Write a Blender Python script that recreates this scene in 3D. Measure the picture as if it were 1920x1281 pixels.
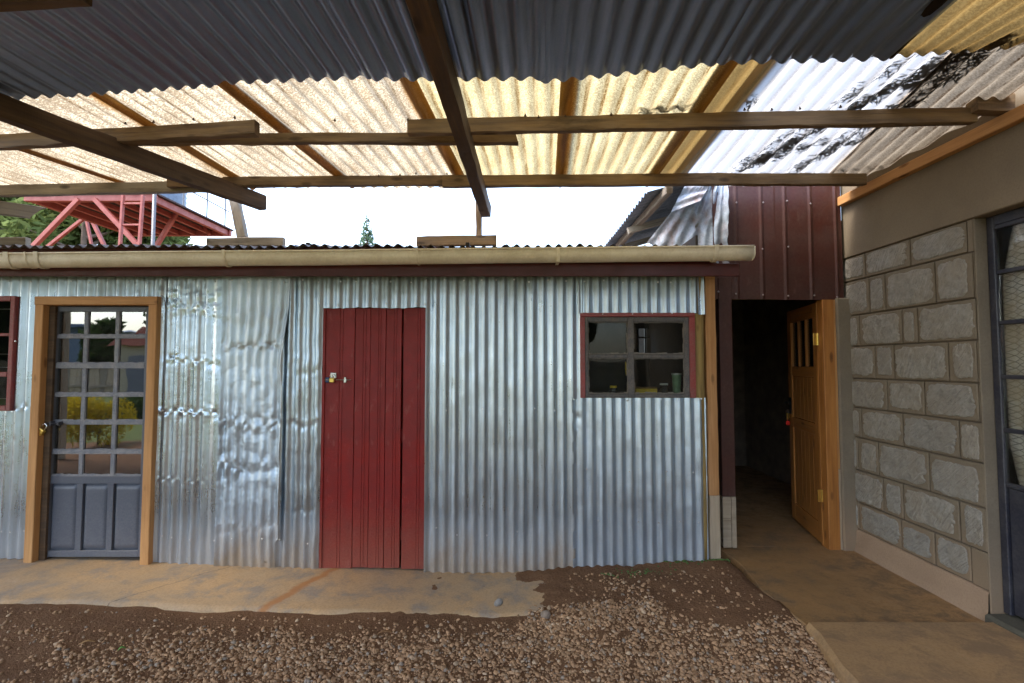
import bpy, bmesh, math, random
import numpy as np
from mathutils import Vector, Matrix

for o in list(bpy.data.objects):
    bpy.data.objects.remove(o, do_unlink=True)
scene = bpy.context.scene
COL = scene.collection
R = math.radians
rnd = random.Random(7)
rng = np.random.default_rng(7)

# ------------------------------------------------------------------ camera
FPX, CX, CY = 933.0, 960.0, 640.5
CAMZ, PITCH = 1.567, R(2.7)
cam_data = bpy.data.cameras.new('camera')
cam_data.sensor_width = 36.0
cam_data.lens = 36.0 * FPX / 1920.0
cam_data.clip_start, cam_data.clip_end = 0.05, 2000
cam = bpy.data.objects.new('camera', cam_data)
cam.location = (0, 0, CAMZ)
cam.rotation_euler = (math.pi / 2 + PITCH, 0, 0)
COL.objects.link(cam)
scene.camera = cam

# ------------------------------------------------------------------ sky, sun, exposure
SUN_EL, SUN_ROT = R(56), R(-112)
world = bpy.data.worlds.new('World'); scene.world = world
world.use_nodes = True
wn = world.node_tree.nodes; wl = world.node_tree.links
for n in list(wn): wn.remove(n)
w_out = wn.new('ShaderNodeOutputWorld'); w_bg = wn.new('ShaderNodeBackground')
w_sky = wn.new('ShaderNodeTexSky'); w_sky.sky_type = 'NISHITA'; w_sky.sun_disc = False
w_sky.sun_elevation = SUN_EL; w_sky.sun_rotation = SUN_ROT
w_sky.dust_density = 2.2; w_sky.air_density = 1.0; w_sky.ozone_density = 1.0
w_hs = wn.new('ShaderNodeHueSaturation'); w_hs.inputs['Saturation'].default_value = 0.88
w_bg.inputs['Strength'].default_value = 0.15
wl.new(w_sky.outputs[0], w_hs.inputs['Color']); wl.new(w_hs.outputs[0], w_bg.inputs['Color'])
wl.new(w_bg.outputs[0], w_out.inputs[0])
sd = bpy.data.lights.new('sun', 'SUN'); sd.energy = 0.7; sd.angle = R(14); sd.color = (1, .95, .87)
sun = bpy.data.objects.new('sun', sd); COL.objects.link(sun)
sdir = Vector((math.sin(SUN_ROT) * math.cos(SUN_EL), math.cos(SUN_ROT) * math.cos(SUN_EL), math.sin(SUN_EL)))
sun.rotation_euler = sdir.to_track_quat('Z', 'Y').to_euler()
sun.location = (-10, -4, 14)
vs = scene.view_settings
vs.view_transform = 'Standard'; vs.look = 'None'; vs.gamma = 1.0; vs.use_curve_mapping = False
vs.exposure = 2.6
scene.render.engine = 'CYCLES'
scene.cycles.max_bounces = 9; scene.cycles.diffuse_bounces = 5; scene.cycles.glossy_bounces = 4
scene.cycles.transparent_max_bounces = 12; scene.cycles.transmission_bounces = 6
scene.cycles.sample_clamp_indirect = 6.0
scene.cycles.use_denoising = True

# ------------------------------------------------------------------ picture point -> place on a plane of the scene
def ray(px, py):
    u = (px - CX) / FPX; v = (CY - py) / FPX
    c, s = math.cos(PITCH), math.sin(PITCH)
    return Vector((u, c - v * s, v * c + s))
def atY(px, py, Y):
    d = ray(px, py); t = Y / d.y; return Vector((d.x * t, Y, CAMZ + d.z * t))
def atZ(px, py, Z):
    d = ray(px, py); t = (Z - CAMZ) / d.z; return Vector((d.x * t, d.y * t, Z))
def atX(px, py, X):
    d = ray(px, py); t = X / d.x; return Vector((X, d.y * t, CAMZ + d.z * t))

# ------------------------------------------------------------------ noise for shapes
def _hash(ix, iy, seed):
    h = (ix.astype(np.int64) * 374761393 + iy.astype(np.int64) * 668265263 + seed * 1442695041) & 0xFFFFFFFF
    h = ((h ^ (h >> 13)) * 1274126177) & 0xFFFFFFFF
    return ((h ^ (h >> 16)) & 0xFFFF) / 65535.0
def vnoise(x, y, seed=0):
    x = np.asarray(x, float); y = np.asarray(y, float)
    ix = np.floor(x); iy = np.floor(y); fx = x - ix; fy = y - iy
    fx = fx * fx * (3 - 2 * fx); fy = fy * fy * (3 - 2 * fy)
    a = _hash(ix, iy, seed); b = _hash(ix + 1, iy, seed); c = _hash(ix, iy + 1, seed); d = _hash(ix + 1, iy + 1, seed)
    return (a * (1 - fx) + b * fx) * (1 - fy) + (c * (1 - fx) + d * fx) * fy - 0.5
def fbm(x, y, seed=0, octv=3):
    s = 0; a = 1.0
    for i in range(octv):
        s = s + a * vnoise(np.asarray(x) * 2 ** i, np.asarray(y) * 2 ** i, seed + 17 * i); a *= .5
    return s

# ------------------------------------------------------------------ objects
MW = {}
def tag(o, label=None, cat=None, group=None, kind=None):
    if label: o['label'] = label
    if cat: o['category'] = cat
    if group: o['group'] = group
    if kind: o['kind'] = kind
    return o
def put(o, M, parent=None):
    COL.objects.link(o); MW[o.name] = M
    o.matrix_basis = M
    if parent is not None:
        o.parent = parent; o.matrix_parent_inverse = MW[parent.name].inverted()
    return o
def thing(name, label, cat, loc=(0, 0, 0), group=None):
    o = bpy.data.objects.new(name, None); o.empty_display_size = .1
    put(o, Matrix.Translation(Vector(loc))); return tag(o, label, cat, group)
def mesh_data(name, V, F, mats, smooth=False, midx=None, uv=None, recalc=False):
    me = bpy.data.meshes.new(name)
    V = np.asarray(V, float)
    me.from_pydata([tuple(v) for v in V] if len(V) < 50000 else V.tolist(), [], F)
    for m in (mats if isinstance(mats, (list, tuple)) else [mats]): me.materials.append(m)
    if midx is not None: me.polygons.foreach_set('material_index', np.asarray(midx, np.int32))
    if smooth: me.polygons.foreach_set('use_smooth', np.ones(len(me.polygons), bool))
    if uv is not None:
        for lname, arr in uv.items():
            lay = me.uv_layers.new(name=lname)
            li = np.empty(len(me.loops), np.int32); me.loops.foreach_get('vertex_index', li)
            lay.data.foreach_set('uv', np.asarray(arr, float)[li].ravel())
    if recalc:
        bm = bmesh.new(); bm.from_mesh(me); bmesh.ops.recalc_face_normals(bm, faces=bm.faces); bm.to_mesh(me); bm.free()
    me.update(); return me
def mobj(name, V, F, mats, parent=None, loc=None, M=None, **kw):
    """V in scene coordinates unless a matrix M is given; the object's origin goes to loc."""
    V = np.asarray(V, float)
    if M is None:
        if loc is None: loc = ((V[:, 0].min() + V[:, 0].max()) / 2, (V[:, 1].min() + V[:, 1].max()) / 2, V[:, 2].min())
        M = Matrix.Translation(Vector(loc)); V = V - np.asarray(loc, float)
    o = bpy.data.objects.new(name, mesh_data(name, V, F, mats, **kw))
    return put(o, M, parent)

class MB:
    def __init__(s): s.V = []; s.F = []; s.I = []
    def add(s, V, F, mi=0):
        k = len(s.V); s.V += [tuple(v) for v in V]; s.F += [tuple(i + k for i in f) for f in F]; s.I += [mi] * len(F); return s
    def box(s, x0, x1, y0, y1, z0, z1, b=.003, mi=0):
        V, F = boxvf(x0, x1, y0, y1, z0, z1, b); return s.add(V, F, mi)
    def tube(s, pts, rad, n=8, mi=0, caps=True):
        V, F = tubevf(pts, rad, n, caps); return s.add(V, F, mi)
    def build(s, name, mats, parent=None, **kw):
        return mobj(name, s.V, s.F, mats, parent, midx=s.I, recalc=kw.pop('recalc', True), **kw)

def boxvf(x0, x1, y0, y1, z0, z1, b=.003):
    lo = (x0, y0, z0); hi = (x1, y1, z1)
    b = min(b, .45 * min(x1 - x0, y1 - y0, z1 - z0))
    V = []; idx = {}
    for sx in (0, 1):
        for sy in (0, 1):
            for sz in (0, 1):
                s = (sx, sy, sz)
                for a in range(3):
                    p = []
                    for k in range(3):
                        e = hi[k] if s[k] else lo[k]
                        if k != a: e += -b if s[k] else b
                        p.append(e)
                    idx[(s, a)] = len(V); V.append(p)
    F = []
    for a in range(3):
        o1, o2 = (a + 1) % 3, (a + 2) % 3
        for sa in (0, 1):
            q = []
            for c1, c2 in ((0, 0), (1, 0), (1, 1), (0, 1)):
                s = [0, 0, 0]; s[a] = sa; s[o1] = c1; s[o2] = c2; q.append(idx[(tuple(s), a)])
            F.append(q if sa else q[::-1])
        for c1 in (0, 1):
            for c2 in (0, 1):
                s0 = [0, 0, 0]; s0[o1] = c1; s0[o2] = c2; s1 = list(s0); s1[a] = 1
                s0 = tuple(s0); s1 = tuple(s1)
                F.append([idx[(s0, o1)], idx[(s1, o1)], idx[(s1, o2)], idx[(s0, o2)]])
    for sx in (0, 1):
        for sy in (0, 1):
            for sz in (0, 1):
                F.append([idx[((sx, sy, sz), a)] for a in range(3)])
    return V, F
def box(name, x0, x1, y0, y1, z0, z1, m, parent=None, b=.003, **kw):
    V, F = boxvf(x0, x1, y0, y1, z0, z1, b); return mobj(name, V, F, m, parent, recalc=True, **kw)
def tubevf(pts, rad, n=8, caps=True):
    pts = [Vector(p) for p in pts]
    if not isinstance(rad, (list, tuple)): rad = [rad] * len(pts)
    V = []; F = []
    for i, p in enumerate(pts):
        d = (pts[min(i + 1, len(pts) - 1)] - pts[max(i - 1, 0)])
        d = d.normalized() if d.length > 0 else Vector((0, 0, 1))
        a = d.orthogonal().normalized() if i == 0 else (a - d * a.dot(d)).normalized()
        b = d.cross(a)
        for k in range(n):
            t = 2 * math.pi * k / n
            V.append(p + (a * math.cos(t) + b * math.sin(t)) * rad[i])
    for i in range(len(pts) - 1):
        for k in range(n):
            k2 = (k + 1) % n
            F.append((i * n + k, i * n + k2, (i + 1) * n + k2, (i + 1) * n + k))
    if caps:
        F.append(tuple(range(n))[::-1]); F.append(tuple((len(pts) - 1) * n + k for k in range(n)))
    return V, F

def beam(name, p0, p1, w, h, m, parent=None, seed=None, rough=.004, bow=.009, ch=.004, cut0=0., cut1=0., up=(0, 0, 1)):
    """sawn timber: local X runs along it; h along 'up'; cut* shift the lower edge of an end for a slanted cut"""
    seed = rnd.randrange(9999) if seed is None else seed
    p0 = Vector(p0); p1 = Vector(p1); L = (p1 - p0).length
    X = (p1 - p0).normalized(); Z = Vector(up) - X * Vector(up).dot(X); Z.normalize(); Y = Z.cross(X)
    M = Matrix((X, Y, Z)).transposed().to_4x4(); M.translation = p0
    n = max(4, min(40, int(L / .09)))
    prof = [(-w / 2 + ch, -h / 2), (w / 2 - ch, -h / 2), (w / 2, -h / 2 + ch), (w / 2, h / 2 - ch),
            (w / 2 - ch, h / 2), (-w / 2 + ch, h / 2), (-w / 2, h / 2 - ch), (-w / 2, -h / 2 + ch)]
    V = []; F = []
    for i in range(n + 1):
        t = i / n
        by = bow * (vnoise(t * 1.7, .3, seed) * 2) * min(1, L); bz = bow * (vnoise(t * 1.7, .7, seed + 5) * 2) * min(1, L)
        for k, (y, z) in enumerate(prof):
            x = t * L
            f = .5 - z / h
            if i == 0: x += cut0 * f
            if i == n: x += cut1 * f
            V.append((x, y + by + rough * 2 * vnoise(t * L * 9, k * 3.1, seed + 11), z + bz + rough * 2 * vnoise(t * L * 9, k * 3.1, seed + 23)))
    for i in range(n):
        for k in range(8):
            k2 = (k + 1) % 8
            F.append((i * 8 + k, (i + 1) * 8 + k, (i + 1) * 8 + k2, i * 8 + k2))
    F.append(tuple(range(8))); F.append(tuple(n * 8 + k for k in range(8))[::-1])
    return mobj(name, V, F, m, parent, M=M, recalc=True)

def corr_sheet(name, c00, c10, c01, c11, ncorr, amp, m, parent=None, nv=6, per=10, dent=None, phase=0., normal=None,
               damp=None, edge=None, hole=None, prof=None, vend=None):
    """corrugated sheet across u (c00->c10), running along v (c00->c01)"""
    c00, c10, c01, c11 = [np.array(c, float) for c in (c00, c10, c01, c11)]
    nu = max(4, int(round(ncorr * per)))
    u = np.linspace(0, 1, nu + 1)[None, :]; v = np.linspace(0, 1, nv + 1)[:, None]
    U = np.repeat(u, nv + 1, 0); Vv = np.repeat(v, nu + 1, 1)
    Wd = np.linalg.norm(c10 - c00); Hd = np.linalg.norm(c01 - c00)
    Ue = U if edge is None else U + edge(U, Vv) / Wd
    Ve = Vv if vend is None else Vv + vend(U, Vv) / Hd
    P = ((1 - Ue) * (1 - Ve))[..., None] * c00 + (Ue * (1 - Ve))[..., None] * c10 + ((1 - Ue) * Ve)[..., None] * c01 + (Ue * Ve)[..., None] * c11
    if normal is None:
        normal = np.cross(c10 - c00, c01 - c00)
    nrm = np.array(normal, float); nrm /= np.linalg.norm(nrm)
    ph = U * ncorr + phase
    wave = np.cos(2 * np.pi * ph) if prof is None else prof(ph)
    A = amp * (np.ones_like(U) if damp is None else damp(U * Wd, Vv * Hd))
    D = A * wave
    if dent is not None: D = D + dent(U * Wd, Vv * Hd)
    P = P + D[..., None] * nrm
    idx = np.arange((nu + 1) * (nv + 1)).reshape(nv + 1, nu + 1)
    q = np.stack([idx[:-1, :-1], idx[:-1, 1:], idx[1:, 1:], idx[1:, :-1]], -1).reshape(-1, 4)
    if hole is not None:
        cu = (U[:-1, :-1] + .5 / nu) * Wd; cv = (Vv[:-1, :-1] + .5 / nv) * Hd
        q = q[~hole(cu, cv).ravel()]
    uv = {'uv': np.stack([U, Vv], -1).reshape(-1, 2), 'wave': np.stack([ph, Vv * Hd], -1).reshape(-1, 2)}
    return mobj(name, P.reshape(-1, 3), q.tolist(), m, parent, loc=c00, smooth=True, uv=uv)

# ------------------------------------------------------------------ materials
class Mat:
    def __init__(s, name):
        s.m = bpy.data.materials.new(name); s.m.use_nodes = True
        s.t = s.m.node_tree; s.n = s.t.nodes; s.l = s.t.links
        for x in list(s.n): s.n.remove(x)
        s.out = s.n.new('ShaderNodeOutputMaterial')
        s.tc = s.n.new('ShaderNodeTexCoord')
    def link(s, a, b): s.l.new(a, b)
    def setin(s, sock, v):
        if isinstance(v, bpy.types.NodeSocket): s.l.new(v, sock)
        elif isinstance(v, (tuple, list)): sock.default_value = (*v, 1.0) if len(v) == 3 and sock.type == 'RGBA' else v
        else: sock.default_value = v
    def vec(s, src='Object', scale=(1, 1, 1), rot=(0, 0, 0), loc=(0, 0, 0)):
        mp = s.n.new('ShaderNodeMapping')
        o = s.tc.outputs[src] if isinstance(src, str) else src
        s.l.new(o, mp.inputs['Vector']); mp.inputs['Scale'].default_value = scale; mp.inputs['Rotation'].default_value = rot
        mp.inputs['Location'].default_value = loc
        return mp.outputs[0]
    def pos(s): return s.n.new('ShaderNodeNewGeometry').outputs['Position']
    def uv(s, name):
        x = s.n.new('ShaderNodeUVMap'); x.uv_map = name; return x.outputs[0]
    def sep(s, v):
        x = s.n.new('ShaderNodeSeparateXYZ'); s.l.new(v, x.inputs[0]); return x.outputs
    def noise(s, vec, scale=5, detail=4, rough=.6, dist=0):
        x = s.n.new('ShaderNodeTexNoise'); s.l.new(vec, x.inputs['Vector'])
        x.inputs['Scale'].default_value = scale; x.inputs['Detail'].default_value = detail
        x.inputs['Roughness'].default_value = rough; x.inputs['Distortion'].default_value = dist
        return x.outputs['Fac']
    def voro(s, vec, scale=5, feature='F1', out='Distance', rand=1.0):
        x = s.n.new('ShaderNodeTexVoronoi'); x.feature = feature; s.l.new(vec, x.inputs['Vector'])
        x.inputs['Scale'].default_value = scale; x.inputs['Randomness'].default_value = rand
        return x.outputs[out]
    def ramp(s, fac, stops, interp='LINEAR'):
        x = s.n.new('ShaderNodeValToRGB'); x.color_ramp.interpolation = interp
        els = x.color_ramp.elements
        while len(els) > 1: els.remove(els[-1])
        for i, (p, c) in enumerate(stops):
            e = els[0] if i == 0 else els.new(p)
            e.position = p; c = (c, c, c) if isinstance(c, (int, float)) else c; e.color = (*c[:3], 1)
        s.l.new(fac, x.inputs[0]); return x.outputs[0]
    def mix(s, f, a, b, mode='MIX'):
        x = s.n.new('ShaderNodeMix'); x.data_type = 'RGBA'; x.blend_type = mode
        s.setin(x.inputs['Factor'], f); s.setin(x.inputs[6], a); s.setin(x.inputs[7], b); return x.outputs[2]
    def math(s, op, a, b=0., c=0., clamp=False):
        x = s.n.new('ShaderNodeMath'); x.operation = op; x.use_clamp = clamp
        s.setin(x.inputs[0], a); s.setin(x.inputs[1], b); s.setin(x.inputs[2], c); return x.outputs[0]
    def rng(s, v, a, b, c=0., d=1.):
        x = s.n.new('ShaderNodeMapRange'); s.setin(x.inputs[0], v)
        for i, k in enumerate((a, b, c, d)): x.inputs[i + 1].default_value = k
        return x.outputs[0]
    def bump(s, h, strength=.3, dist=.01, normal=None):
        x = s.n.new('ShaderNodeBump'); x.inputs['Strength'].default_value = strength; x.inputs['Distance'].default_value = dist
        s.l.new(h, x.inputs['Height'])
        if normal is not None: s.l.new(normal, x.inputs['Normal'])
        return x.outputs[0]
    def principled(s, color, rough=.6, metal=0., normal=None, spec=.5, **kw):
        x = s.n.new('ShaderNodeBsdfPrincipled')
        s.setin(x.inputs['Base Color'], color); s.setin(x.inputs['Roughness'], rough); s.setin(x.inputs['Metallic'], metal)
        x.inputs['Specular IOR Level'].default_value = spec
        if normal is not None: s.l.new(normal, x.inputs['Normal'])
        for k, v in kw.items(): s.setin(x.inputs[k], v)
        s.l.new(x.outputs[0], s.out.inputs[0]); return s.m

def galv(name, base=(.50, .53, .56), r0=.28, r1=.5, mud=.5, mudcol=(.30, .21, .12), rust=0., axis='z', streak=1., metal=.92, spang=.5, moss=0., crease_=0.):  # moss: strength of the painted top-band reflection and dirt
    k = Mat(name)
    sc = (38, 38, 1.6) if axis == 'z' else (38, 1.6, 38)
    st = k.noise(k.vec('Object', sc), 1.0, 4, .65)
    big = k.noise(k.vec('Object', (1, 1, 1)), 3.2, 5, .65)
    sp = k.voro(k.vec('Object', (1, 1, 1)), 95, out='Color')
    spv = k.sep(sp)[0]
    fine = k.noise(k.vec('Object', (1, 1, 1)), 160, 2, .6)
    dark = tuple(c * .72 for c in base)
    c = k.mix(k.ramp(st, [(.3, 0), (.72, 1)]), dark, base)
    c = k.mix(k.math('MULTIPLY', k.rng(spv, 0, 1, 0, .35), spang), c, (.75, .78, .80))
    c = k.mix(k.ramp(big, [(.42, 0), (.7, .4)]), c, tuple(x * .8 for x in base))
    rough = k.math('ADD', k.rng(k.math('ADD', k.math('MULTIPLY', st, .5), k.math('MULTIPLY', big, .5)), .3, .7, r0, r1), k.math('MULTIPLY', fine, .08))
    z = k.sep(k.pos())[2]
    n2 = k.noise(k.vec('Object', (6, 6, 1.5)), 1.6, 5, .7)
    mask = k.math('MULTIPLY', k.ramp(k.math('ADD', k.rng(z, .0, .62, .62, -.12), k.math('MULTIPLY', n2, .75)), [(.46, 0), (.95, 1)]), mud)
    if axis != 'z': mask = k.math('MULTIPLY', k.ramp(n2, [(.55, 0), (.8, .6)]), mud)
    c = k.mix(mask, c, mudcol)
    if axis == 'z':
        dr = k.ramp(k.noise(k.vec('Object', (11, 11, .55)), 1.3, 5, .7), [(.53, 0), (.74, 1)])
        c = k.mix(k.math('MULTIPLY', dr, .18), c, (.36, .33, .27)); mask = k.math('MAXIMUM', mask, k.math('MULTIPLY', dr, .22))
    if rust > 0:
        rn = k.noise(k.vec('Object', (3, 3, 1.2)), 2.2, 6, .7)
        rm = k.math('MULTIPLY', k.ramp(rn, [(.5, 0), (.68, 1)]), rust)
        c = k.mix(rm, c, (.20, .085, .035)); mask = k.math('MAXIMUM', mask, rm)
    if moss > 0:  # dark olive band near the top: reflected trees and canopy painted in, with dirt
        refl_dirt = k.math('MULTIPLY', k.ramp(k.math('ADD', k.rng(z, 1.95, 2.3, -.25, .5), k.math('MULTIPLY', big, .6)), [(.35, 0), (.8, 1)]), moss)
        c = k.mix(refl_dirt, c, (.12, .13, .07)); mask = k.math('MAXIMUM', mask, k.math('MULTIPLY', refl_dirt, .8))
    met = k.math('MULTIPLY', k.math('SUBTRACT', 1., k.math('MULTIPLY', mask, .85)), metal)
    rough = k.math('ADD', rough, k.math('MULTIPLY', mask, .3), clamp=True)
    hb = k.math('ADD', k.math('MULTIPLY', k.noise(k.vec('Object', (1, 1, 1)), 22, 3, .5), 1.), k.math('MULTIPLY', fine, .08))
    nrm = k.bump(hb, .16, .01)
    if crease_:
        vv = k.voro(k.vec('Object', (1.15, 1, .8), (0, .5, 0)), 15, 'F1'); zz = k.ramp(k.noise(k.vec('Object'), 5.5, 3, .6), [(.45, 0), (.6, 1)])
        nrm = k.bump(k.math('MULTIPLY', vv, zz), crease_, .02, nrm)
    return k.principled(c, rough, met, nrm)

def wood(name, c0, c1, dark=(.05, .03, .015), stain=.4, rough=.75, grain=1., knots=True, grey=0., saw=.5):
    k = Mat(name)
    oi = k.n.new('ShaderNodeObjectInfo')
    off = k.n.new('ShaderNodeVectorMath'); off.operation = 'ADD'
    cx = k.n.new('ShaderNodeCombineXYZ'); k.l.new(k.math('MULTIPLY', oi.outputs['Random'], 37.), cx.inputs[0]); k.l.new(k.math('MULTIPLY', oi.outputs['Random'], 11.), cx.inputs[1])
    k.l.new(k.tc.outputs['Object'], off.inputs[0]); k.l.new(cx.outputs[0], off.inputs[1]); P = off.outputs[0]
    g = k.noise(k.vec(P, (2.2, 55, 55)), 1., 5, .65, .4)
    w = k.noise(k.vec(P, (1.1, 9, 9)), 1.3, 4, .6, .8)
    b = k.noise(k.vec(P, (1.6, 5, 5)), 1., 5, .7)
    c = k.mix(k.ramp(k.math('ADD', k.math('MULTIPLY', g, .55), k.math('MULTIPLY', w, .45)), [(.36, 0), (.64, 1)]), c0, c1)
    if grey: c = k.mix(k.math('MULTIPLY', k.ramp(b, [(.35, 0), (.65, 1)]), grey), c, (.26, .24, .21))
    c = k.mix(k.math('MULTIPLY', k.ramp(k.noise(k.vec(P, (.9, 6, 6)), 2., 6, .75), [(.52, 0), (.72, 1)]), stain), c, dark)
    ck = k.ramp(k.noise(k.vec(P, (.8, 75, 75)), 1., 3, .5, .6), [(.27, 1), (.33, 0)])
    c = k.mix(k.math('MULTIPLY', ck, .7), c, tuple(x * .4 for x in dark))
    h = g
    if knots:
        kv = k.voro(k.vec(P, (3.2, 9, 9)), 1., 'F1')
        km = k.ramp(kv, [(.05, 1), (.13, .55), (.17, 0)])
        c = k.mix(k.math('MULTIPLY', km, .75), c, tuple(x * .6 for x in dark))
    sw = k.noise(k.vec(P, (150, 3, 3)), 1., 2, .5)
    h = k.math('ADD', k.math('MULTIPLY', g, .7), k.math('MULTIPLY', sw, saw))
    return k.principled(c, k.rng(g, .3, .7, rough - .1, rough + .12), 0, k.bump(h, .35, .004), spec=.3)

def fibre(name, clean, dirty, edgecol, speck=.7, lines=.6, edgew=.1, edges=.9, base_dirt=0.):
    k = Mat(name)
    uvx = k.sep(k.uv('uv')); wv = k.sep(k.uv('wave'))
    ob = k.vec('Object', (1, 1, 1))
    sp = k.noise(ob, 105, 3, .75)
    bl = k.noise(k.vec('Object', (2.2, 1.2, 2)), 1.6, 5, .7)
    sp2 = k.ramp(k.math('ADD', sp, k.math('MULTIPLY', k.math('SUBTRACT', bl, .5), .5)), [(.385, 0), (.54, 1)])
    # dirt lies in the troughs of the corrugation
    ln = k.math('COSINE', k.math('MULTIPLY', wv[0], 2 * math.pi))
    lnoise = k.noise(k.vec('Object', (14, 1.3, 14)), 1.4, 4, .7)
    lm = k.math('MULTIPLY', k.rng(ln, -.1, -.9, 0, 1), k.ramp(lnoise, [(.34, .25), (.58, 1)]))
    lm = k.math('MULTIPLY', lm, k.ramp(sp, [(.36, .5), (.55, 1)]))
    ed = k.math('MINIMUM', uvx[0], k.math('SUBTRACT', 1., uvx[0]))
    en = k.math('MULTIPLY', k.math('SUBTRACT', k.noise(k.vec('Object', (5, 2.5, 5)), 1.5, 4, .6), .5), .06)
    em = k.ramp(k.math('ADD', ed, en), [(0, 1), (edgew * .75, .85), (edgew, 0)])
    f = k.math('ADD', k.math('MULTIPLY', sp2, speck), base_dirt)
    stn = k.ramp(k.noise(k.vec('Object', (9, 1.1, 9)), 1.2, 5, .75), [(.52, 0), (.78, .75)])
    f = k.math('MAXIMUM', f, k.math('MULTIPLY', lm, lines), clamp=True)
    c = k.mix(f, clean, dirty)
    c = k.mix(k.math('MULTIPLY', stn, speck * .6), c, edgecol)
    c = k.mix(k.math('MULTIPLY', em, edges), c, k.mix(k.ramp(lnoise, [(.3, 0), (.75, 1)]), edgecol, tuple(x * .2 for x in edgecol)))
    tr = k.n.new('ShaderNodeBsdfTranslucent'); df = k.n.new('ShaderNodeBsdfDiffuse'); gl = k.n.new('ShaderNodeBsdfGlossy')
    k.l.new(c, tr.inputs[0]); k.l.new(c, df.inputs[0]); gl.inputs['Roughness'].default_value = .35
    a = k.n.new('ShaderNodeMixShader'); a.inputs[0].default_value = .2; k.l.new(tr.outputs[0], a.inputs[1]); k.l.new(df.outputs[0], a.inputs[2])
    b2 = k.n.new('ShaderNodeMixShader'); b2.inputs[0].default_value = .04; k.l.new(a.outputs[0], b2.inputs[1]); k.l.new(gl.outputs[0], b2.inputs[2])
    k.l.new(b2.outputs[0], k.out.inputs[0]); return k.m

def paint(name, col, col2=None, rough=.45, dust=.0, dustcol=(.33, .28, .22), scale=8, bumpy=.1, metal=0., lowdirt=0., wear=0., wearcol=(.3, .3, .3), spec=.5):
    k = Mat(name)
    n = k.noise(k.vec('Object'), scale, 5, .65); f = k.noise(k.vec('Object'), scale * 9, 4, .7)
    c = k.mix(k.ramp(n, [(.35, 0), (.65, 1)]), col, col2 or tuple(x * .8 for x in col))
    if wear: c = k.mix(k.math('MULTIPLY', k.ramp(k.noise(k.vec('Object', (1, 1, .35)), scale * 2.2, 6, .75), [(.58, 0), (.68, 1)]), wear), c, wearcol)
    if dust: c = k.mix(k.math('MULTIPLY', k.ramp(k.math('ADD', k.math('MULTIPLY', n, .5), k.math('MULTIPLY', f, .5)), [(.42, 0), (.62, 1)]), dust), c, dustcol)
    if lowdirt:
        z = k.sep(k.pos())[2]
        mk = k.ramp(k.math('ADD', k.rng(z, 0, .8, .5, -.15), k.math('MULTIPLY', f, .75)), [(.45, 0), (.95, 1)])
        c = k.mix(k.math('MULTIPLY', mk, lowdirt), c, dustcol)
    return k.principled(c, k.rng(n, .3, .7, rough - .08, rough + .12), metal, k.bump(k.math('ADD', n, k.math('MULTIPLY', f, .4)), bumpy, .01), spec=spec)

def glass(name, tint=(.8, .82, .8), ior=1.6, dusty=.06, rough=.015):
    k = Mat(name)
    fr = k.n.new('ShaderNodeFresnel'); fr.inputs[0].default_value = ior
    tr = k.n.new('ShaderNodeBsdfTransparent'); tr.inputs[0].default_value = (*tint, 1)
    gl = k.n.new('ShaderNodeBsdfGlossy'); gl.inputs['Roughness'].default_value = rough
    wv = k.noise(k.vec('Object'), 2.3, 2, .5)
    k.l.new(k.bump(wv, .05, .03), gl.inputs['Normal'])
    a = k.n.new('ShaderNodeMixShader'); k.l.new(fr.outputs[0], a.inputs[0]); k.l.new(tr.outputs[0], a.inputs[1]); k.l.new(gl.outputs[0], a.inputs[2])
    df = k.n.new('ShaderNodeBsdfDiffuse'); df.inputs[0].default_value = (.4, .38, .34, 1)
    b = k.n.new('ShaderNodeMixShader'); k.l.new(k.math('MULTIPLY', k.ramp(k.noise(k.vec('Object'), 14, 5, .7), [(.4, .2), (.75, 1)]), dusty), b.inputs[0])
    k.l.new(a.outputs[0], b.inputs[1]); k.l.new(df.outputs[0], b.inputs[2]); k.l.new(b.outputs[0], k.out.inputs[0]); return k.m

def simple(name, col, rough=.6, metal=0., var=.25, scale=20, spec=.5, bumpy=.1):
    k = Mat(name); n = k.noise(k.vec('Object'), scale, 4, .65)
    c = k.mix(k.ramp(n, [(.3, 0), (.7, 1)]), tuple(x * (1 - var) for x in col), tuple(min(1, x * (1 + var * .6)) for x in col))
    return k.principled(c, rough, metal, k.bump(n, bumpy, .01), spec=spec)

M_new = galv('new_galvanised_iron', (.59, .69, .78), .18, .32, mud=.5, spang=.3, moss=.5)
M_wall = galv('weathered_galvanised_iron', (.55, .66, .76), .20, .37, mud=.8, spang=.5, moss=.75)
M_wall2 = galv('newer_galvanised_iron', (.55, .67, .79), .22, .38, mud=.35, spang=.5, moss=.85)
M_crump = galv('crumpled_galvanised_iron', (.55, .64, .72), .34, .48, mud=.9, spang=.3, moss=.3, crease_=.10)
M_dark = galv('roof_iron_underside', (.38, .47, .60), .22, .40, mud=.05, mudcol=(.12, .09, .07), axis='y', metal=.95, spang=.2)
M_rusty = galv('rusty_roof_iron', (.16, .13, .12), .5, .7, mud=.5, mudcol=(.10, .06, .04), rust=.7, axis='y', metal=.5)
M_blueiron = galv('grey_blue_roof_iron', (.24, .28, .33), .35, .5, mud=.3, mudcol=(.12, .09, .07), axis='y', metal=.7)
M_scrap = galv('torn_scrap_iron', (.36, .42, .50), .5, .65, mud=.2, rust=.6, axis='y', metal=.55)
M_beam = wood('weathered_brown_timber', (.085, .045, .019), (.25, .155, .068), stain=.9, grey=.25)
M_beamd = wood('dark_brown_timber', (.045, .024, .011), (.125, .072, .034), stain=.6, grey=.08)
M_beamg = wood('greyed_timber', (.16, .12, .08), (.32, .26, .185), stain=.5, grey=.5)
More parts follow.
